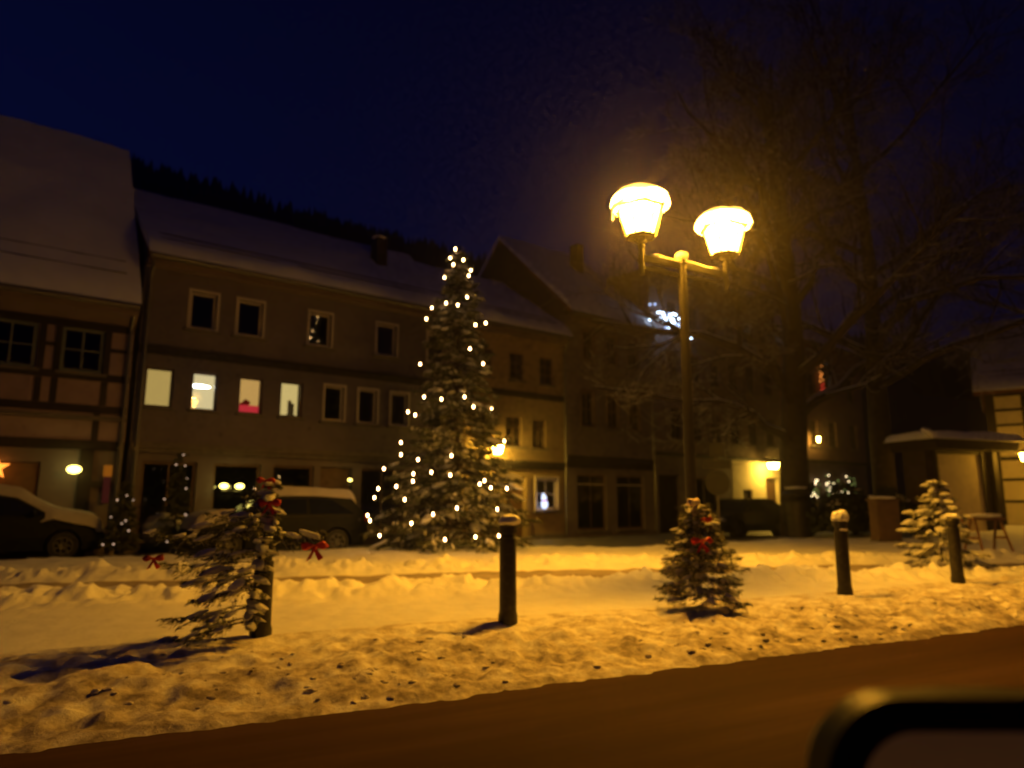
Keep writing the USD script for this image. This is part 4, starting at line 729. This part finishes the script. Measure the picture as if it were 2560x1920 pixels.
# ================================================================ cars under snow
def car(label, loc, rotz, body, snow_t, L=4.3, W_=1.72, roof=1.42, snow_on=('hood', 'roof', 'screen'), estate=False):
    """local +x is the car's front; ground at z=0"""
    t = thing('parked_car', label, 'car', loc, rotz)
    xf, xr = L / 2, -L / 2
    topc = [(xr, 0.62), (xr + 0.03, 0.92), (xr + (0.12 if estate else 0.30), 1.02), (xr + (0.42 if estate else 0.85), roof - 0.06), (xr + 1.35, roof), (0.05, roof), (0.42, roof - 0.06), (1.05, 0.98), (1.2, 0.93), (xf - 0.35, 0.80), (xf - 0.06, 0.68), (xf, 0.55)]
    low = [(xf, 0.30), (xf - 0.08, 0.22), (xr + 0.1, 0.22), (xr, 0.32)]
    poly = Polygon(topc + low); wx = (xf - 0.82, xr + 0.82)
    for w_ in wx:
        from shapely.geometry import Point
        poly = poly.difference(Point(w_, 0.30).buffer(0.37, 10))
    m = trimesh.creation.extrude_polygon(poly, W_); v = m.vertices.copy(); m.vertices = np.stack([v[:, 0], v[:, 2] - W_ / 2, v[:, 1]], 1); m.invert()
    m = m.subdivide_to_size(0.22); v = m.vertices.copy()
    fy_ = 1 - 0.24 * np.clip((v[:, 2] - 0.92) / 0.5, 0, 1) - 0.16 * np.clip((np.abs(v[:, 0]) - L / 2 + 0.5) / 0.5, 0, 1) ** 2 - 0.05 * np.clip((0.5 - v[:, 2]) / 0.3, 0, 1); v[:, 1] *= fy_; m.vertices = v
    part(t, 'body', m, body, smooth=40)
    xs_ = [p[0] for p in topc]; zs_ = [p[1] for p in topc]
    for sg in (-1, 1):                                             # side glass, proud of the body
        yb, yt = sg * (W_ / 2 + 0.004), sg * (W_ / 2 * 0.80 + 0.006)
        for (a, b, c, d) in (((0.92, 0.99), (0.36, roof - 0.09), (-0.50, roof - 0.06), (-0.50, 0.99)), ((-0.58, 0.99), (-0.58, roof - 0.06), (xr + 0.95, roof - 0.10), (xr + (0.4 if estate else 0.55), 0.99))):
            P = np.array([(q[0], yb + (yt - yb) * (q[1] - 0.95) / (roof - 0.95), q[1]) for q in (a, b, c, d)]); V = np.vstack([P, P - [0, sg * 0.02, 0]])
            part(t, 'side_window', trimesh.Trimesh(V, np.array([(0, 1, 2), (0, 2, 3), (4, 6, 5), (4, 7, 6), (0, 4, 5), (0, 5, 1), (2, 6, 7), (2, 7, 3), (1, 5, 6), (1, 6, 2), (3, 7, 4), (3, 4, 0)]), process=False), 'car_glass')
        part(t, 'headlight', blob((xf - 0.17, sg * (W_ / 2 - 0.20), 0.64), (0.15, 0.16, 0.085), 2, 2, 0), 'headlight', smooth=True); part(t, 'indicator', blob((xf - 0.38, sg * (W_ / 2 - 0.045), 0.66), (0.05, 0.03, 0.03), 1, 2, 0), 'amber'); part(t, 'tail_light', blob((xr + 0.06, sg * (W_ / 2 - 0.2), 0.85), (0.05, 0.1, 0.14), 2, 2, 0), 'red_cloth', smooth=True)
        part(t, 'wing_mirror', blob((0.72, sg * (W_ / 2 + 0.07), 1.02), (0.06, 0.10, 0.07), 2, 2, 0), 'plastic_black', smooth=True)
        for w_ in wx:
            wh = part(t, 'wheel', lathe([(0.18, -0.09), (0.29, -0.10), (0.315, -0.06), (0.315, 0.06), (0.29, 0.10), (0.18, 0.09), (0.18, -0.09)], 28).apply_transform(trimesh.transformations.rotation_matrix(PI / 2, (1, 0, 0))).apply_translation((w_, sg * (W_ / 2 - 0.12), 0.31)), 'rubber', smooth=35)
            sp = [lathe([(0, -0.02), (0.06, -0.03), (0.07, 0.0), (0, 0.01)], 12)] + [bx(0.03, 0.19, -0.022, 0.022, -0.015, 0.012).apply_transform(trimesh.transformations.rotation_matrix(k * PI / 3.5, (0, 0, 1))) for k in range(7)] + [trimesh.creation.annulus(0.17, 0.195, 0.08, sections=28)]
            rm = cat(*sp); rm.apply_transform(trimesh.transformations.rotation_matrix(sg * PI / 2, (1, 0, 0))); rm.apply_translation((w_, sg * (W_ / 2 - 0.05), 0.31)); part(wh, 'rim', rm, 'alloy')
    ws = np.array([(1.06, s * W_ / 2 * 0.86, 0.99) for s in (-1, 1)] + [(0.45, s * W_ / 2 * 0.70, roof - 0.05) for s in (1, -1)]); V = np.vstack([ws + [0.012, 0, 0.012], ws - [0.01, 0, 0.01]])
    part(t, 'windscreen', trimesh.Trimesh(V, np.array([(0, 1, 2), (0, 2, 3), (4, 6, 5), (4, 7, 6), (0, 4, 5), (0, 5, 1), (1, 5, 6), (1, 6, 2), (2, 6, 7), (2, 7, 3), (3, 7, 4), (3, 4, 0)]), process=False), 'car_glass')
    part(t, 'bumper', [bx(xf - 0.02, xf + 0.05, -W_ * 0.40, W_ * 0.40, 0.34, 0.5), bx(xr - 0.05, xr + 0.02, -W_ * 0.40, W_ * 0.40, 0.36, 0.52)], 'plastic_black')
    def blanket(x0, x1, seed):
        n, k = 46, 22; X_, S = np.meshgrid(np.linspace(x0, x1, n), np.linspace(-1, 1, k), indexing='ij'); zc = np.interp(X_, sorted(xs_), [z for _, z in sorted(zip(xs_, zs_))])
        zc = np.maximum(zc, 0.6); hw = (W_ / 2) * (0.98 - 0.2 * np.clip((zc - 0.92) / 0.5, 0, 1)); Y_ = S * hw
        ed = np.clip((1 - np.abs(S)) * 5, 0, 1); ee = np.clip(np.minimum(X_ - x0, x1 - X_) / 0.18, 0, 1); th = snow_t * np.sqrt(ed * (2 - ed)) * np.sqrt(ee * (2 - ee)) * (0.8 + 0.5 * meshkit.fbm(np.stack([X_, Y_, 0 * X_], -1) * 1.8, 3, seed))
        k2 = np.ones(7) / 7; zsm = np.apply_along_axis(lambda q: np.convolve(np.pad(q, 3, 'edge'), k2, 'valid'), 0, zc); dr_ = 0.44 * np.clip((np.abs(S) - 0.80) / 0.20, 0, 1) ** 1.3 * np.clip((zc - 0.92) / 0.3, 0.12, 1); Y_ = Y_ * (1 + 0.10 * np.clip((np.abs(S) - 0.8) / 0.2, 0, 1)); T = np.stack([X_, Y_, np.maximum(zsm, zc) + th - dr_ * (snow_t > 0)], -1); B = np.stack([X_, Y_ * 0.985, zc - 0.02 - dr_ * 1.0], -1)
        I = np.arange(n * k).reshape(n, k); J = I + n * k; F = []
        def q4(a, b, c, d): F.append(np.stack([a, b, c], -1).reshape(-1, 3)); F.append(np.stack([a, c, d], -1).reshape(-1, 3))
        q4(I[:-1, :-1], I[1:, :-1], I[1:, 1:], I[:-1, 1:]); q4(J[:-1, :-1], J[:-1, 1:], J[1:, 1:], J[1:, :-1]); q4(I[:-1, 0], J[:-1, 0], J[1:, 0], I[1:, 0]); q4(I[1:, -1], J[1:, -1], J[:-1, -1], I[:-1, -1]); q4(I[0, 1:], J[0, 1:], J[0, :-1], I[0, :-1]); q4(I[-1, :-1], J[-1, :-1], J[-1, 1:], I[-1, 1:])
        part(t, 'snow_cover', trimesh.Trimesh(np.vstack([T.reshape(-1, 3), B.reshape(-1, 3)]), np.vstack(F), process=False), 'car_snow', smooth=60)
    if 'screen' in snow_on: blanket(xr + 0.3, xf - 0.04, 3)
    else:
        if 'roof' in snow_on: blanket(xr + 0.25, 0.35, 4)
        if 'hood' in snow_on: blanket(1.22, xf - 0.05, 6)
    return t
car('dark car buried under smooth snow at the left edge, its front wheel showing', (-2.55, 19.55, 0.0), 8, 'car_blue', 0.24)
car('dark estate car with a snow-covered roof parked left of the Christmas tree', (3.35, 18.55, 0.0), 186, 'car_green', 0.22, snow_on=('roof', 'hood'), estate=True, L=4.2)
car('black car without snow, parked before the lit doorway right of the lamp post', (20.6, 20.1, 0.02), 190, 'car_dark', 0.0, snow_on=())
# planter with a snow-covered plant
t = thing('planter_tub', 'round dark planter tub heaped with snow between the two snowed-in cars', 'planter', (1.02, 20.3, 0.02))
part(t, 'tub', lathe([(0, 0), (0.42, 0), (0.58, 0.2), (0.62, 0.42), (0.55, 0.5), (0.5, 0.46), (0, 0.45)], 24), 'stone', smooth=40); part(t, 'snow_heap', blob((-0.05, 0, 0.55), (0.55, 0.5, 0.48), 3, 6, 0.25), 'car_snow', smooth=True)

# ================================================================ things right of the square
t = thing('utility_cabinet', 'brown utility cabinet with a snow-dusted lid beside the dark shrubs', 'cabinet', (19.9, 13.65, 0.12), -15)
part(t, 'housing', bx(-0.38, 0.38, -0.18, 0.18, 0.08, 1.2), 'cabinet'); part(t, 'plinth', bx(-0.40, 0.40, -0.20, 0.20, -0.2, 0.078), 'stone'); part(t, 'lid', bx(-0.42, 0.42, -0.23, 0.23, 1.202, 1.26), 'cabinet')
d = part(t, 'door', bx(-0.34, 0.34, -0.20, -0.182, 0.15, 1.12), 'cabinet'); part(d, 'handle', bx(0.24, 0.28, -0.23, -0.202, 0.55, 0.72), 'zinc'); part(t, 'lid_snow', blob((0, 0, 1.28), (0.42, 0.23, 0.07), 3, 2, 0.2), 'snow', smooth=True)
# kiosk: broad flat roof under snow, pale front panel
t = thing('kiosk', 'small kiosk with broad snowy roof and pale front panel at the right', 'kiosk', (21.9, 13.5, 0.25), -8)
part(t, 'front_panel', bx(1.25, 3.25, 0.62, 0.72, 0.05, 2.60), 'kiosk_panel'); part(t, 'panel_frame', [bx(1.15, 1.245, 0.56, 0.74, -0.2, 2.72), bx(3.255, 3.35, 0.56, 0.74, -0.2, 2.72), bx(1.25, 3.25, 0.58, 0.74, 2.602, 2.72)], 'timber')
part(t, 'side_wall', bx(0.80, 1.14, 0.66, 0.74, -0.2, 2.72), 'gable_slate'); part(t, 'side_wall', bx(3.36, 3.7, 0.66, 0.74, -0.2, 2.72), 'gable_slate'); part(t, 'end_wall', bx(0.80, 0.88, 0.745, 1.5, -0.2, 2.72), 'gable_slate'); part(t, 'end_wall', bx(3.62, 3.7, 0.745, 1.5, -0.2, 2.72), 'gable_slate'); part(t, 'back_wall', bx(0.885, 3.61, 1.42, 1.5, -0.2, 2.72), 'gable_slate')
part(t, 'corner_post', bx(3.72, 3.92, 0.5, 0.7, -0.2, 2.72), 'timber')
rp = cat(bx(0.60, 4.25, 0.0, 1.75, 2.725, 3.02)); rp.vertices[:, 0] += np.where(rp.vertices[:, 2] > 2.9, np.where(rp.vertices[:, 0] < 2, -0.12, 0.12), 0); rf = part(t, 'roof', rp, 'timber')
n = 40; gx, gy = np.meshgrid(np.linspace(0.38, 4.5, n), np.linspace(-0.16, 1.9, 24), indexing='ij'); e1 = np.clip(np.minimum(gx - 0.38, 4.5 - gx) / 0.3, 0, 1); e2 = np.clip(np.minimum(gy + 0.16, 1.9 - gy) / 0.2, 0, 1)
hz_ = 3.03 + 0.27 * np.sqrt(e1 * (2 - e1)) * np.sqrt(e2 * (2 - e2)) * (0.8 + 0.4 * meshkit.fbm(np.stack([gx, gy, 0 * gx], -1) * 1.3, 3, 3)); s1 = sheet(np.arange(n), np.arange(24), lambda a, b: 0 * a); s1.vertices = np.stack([gx, gy, hz_], -1).reshape(-1, 3); s2 = s1.copy(); s2.vertices[:, 2] = 3.024; s2.invert(); part(rf, 'roof_snow', [s1, s2], 'snow', smooth=60)
part(rf, 'roof_snow', tube([(0.46, 0.05, 3.14), (0.32, 0.05, 3.22), (0.22, 0.2, 3.34)], [0.10, 0.12, 0.05], 8), 'snow', 'curled snow overhang at the roof corner', smooth=True)
# wooden trestle in front of the kiosk
t = thing('wooden_trestle', 'small wooden trestle standing in the snow in front of the kiosk', 'trestle', (17.3, 9.4, float(ground_z(17.3, 9.4))), -10)
part(t, 'top', bx(-0.5, 0.5, -0.12, 0.12, 0.80, 0.86), 'wood')
for sx in (-1, 1):
    for sy in (-1, 1): part(t, 'leg', tube([(sx * 0.38, sy * 0.05, 0.8), (sx * 0.48, sy * 0.28, -0.1)], 0.03, 6), 'wood')
    part(t, 'brace', bx(sx * 0.43 - 0.02, sx * 0.43 + 0.02, -0.14, 0.14, 0.38, 0.43), 'wood')
part(t, 'top_snow', blob((0, 0, 0.89), (0.5, 0.14, 0.07), 3, 2, 0.2), 'snow', smooth=True)
# traffic signs seen from behind
t = thing('traffic_sign', 'back of a round traffic sign with rectangular plate above, right of the lamp post', 'traffic sign', (15.6, 16.0, 0), -35)
part(t, 'post', tube([(0, 0.03, -0.3), (0, 0.03, 3.2)], 0.03, 10), 'zinc'); part(t, 'round_plate', trimesh.creation.cylinder(0.36, 0.012, sections=32).apply_transform(trimesh.transformations.rotation_matrix(PI / 2, (1, 0, 0))).apply_translation((0, 0, 1.85)), 'sign_grey'); part(t, 'top_plate', bx(-0.40, 0.40, -0.006, 0.006, 2.27, 2.52), 'sign_grey'); part(t, 'small_plate', bx(-0.2, 0.2, -0.006, 0.006, 2.62, 3.05), 'sign_grey')
part(t, 'clamp', [bx(-0.05, 0.05, 0.008, 0.07, z_, z_ + 0.03) for z_ in (1.7, 2.0, 2.4, 2.8)], 'zinc')
# litter bin at the foot of the tree
t = thing('litter_bin', 'dark litter bin beside the thick tree trunk', 'bin', (20.15, 17.0, 0.05), 10)
part(t, 'body', lathe([(0, 0.0), (0.44, 0.0), (0.48, 1.25), (0.43, 1.26), (0.40, 0.2), (0, 0.2)], 24), 'iron', smooth=40); part(t, 'hood', lathe([(0, 1.72), (0.3, 1.68), (0.5, 1.50), (0.5, 1.46), (0, 1.46)], 24), 'iron', smooth=40); part(t, 'hood_post', [tube([(0.42 * c_, 0, 1.2), (0.42 * c_, 0, 1.5)], 0.02, 6) for c_ in (-1, 1)], 'iron'); part(t, 'hood_snow', blob((0, 0, 1.72), (0.36, 0.36, 0.06), 2, 3, 0.15), 'snow', smooth=True)

# ================================================================ the car's own door mirror in the foreground
t = thing('car_door_mirror', 'black door mirror of the photographer\'s car in the bottom right foreground', 'car mirror', (0.717, 0.395, 0.949), -28.3); UsdGeom.Xform(stage.GetPrimAtPath(t)).AddRotateXOp().Set(-2.0)
def rrect(w, h, r_): return sbox(-w / 2 + r_, -h / 2 + r_, w / 2 - r_, h / 2 - r_).buffer(r_, 16)
out = rrect(0.34, 0.20, 0.075); inn = rrect(0.278, 0.144, 0.052)
part(t, 'rim', plate(out.difference(inn), -0.02, 0.02), 'plastic_black', smooth=30)
mm = trimesh.creation.icosphere(subdivisions=4); v = mm.vertices; v = v * np.array([0.165, 0.11, 0.098]); v[:, 1] = np.maximum(v[:, 1], 0.0); v[:, 0] = np.sign(v[:, 0]) * 0.165 * np.abs(v[:, 0] / 0.165) ** 0.7; v[:, 2] = np.sign(v[:, 2]) * 0.097 * np.abs(v[:, 2] / 0.097) ** 0.7; mm.vertices = v + [0, 0.021, 0]
part(t, 'housing', mm, 'plastic_black', smooth=True); part(t, 'mirror_glass', plate(rrect(0.276, 0.142, 0.051), 0.004, 0.008), 'mirror_glass'); part(t, 'arm', tube([(0.10, 0.05, -0.06), (0.20, 0.04, -0.10), (0.30, 0.0, -0.13)], [0.035, 0.04, 0.05], 12), 'plastic_black', smooth=True)

# ================================================================ thin frosty air
M['haze'] = usdkit.material(stage, '/World/Looks/haze', {'v': ('principled_volume', {'color': (0.95, 0.93, 0.95), 'density': 0.0011, 'anisotropy': 0.91})}, [], volume='v.volume')
single('haze', bx(-280, 340, -60, 380, -2.0, 120.0), 'haze', kind='stuff')
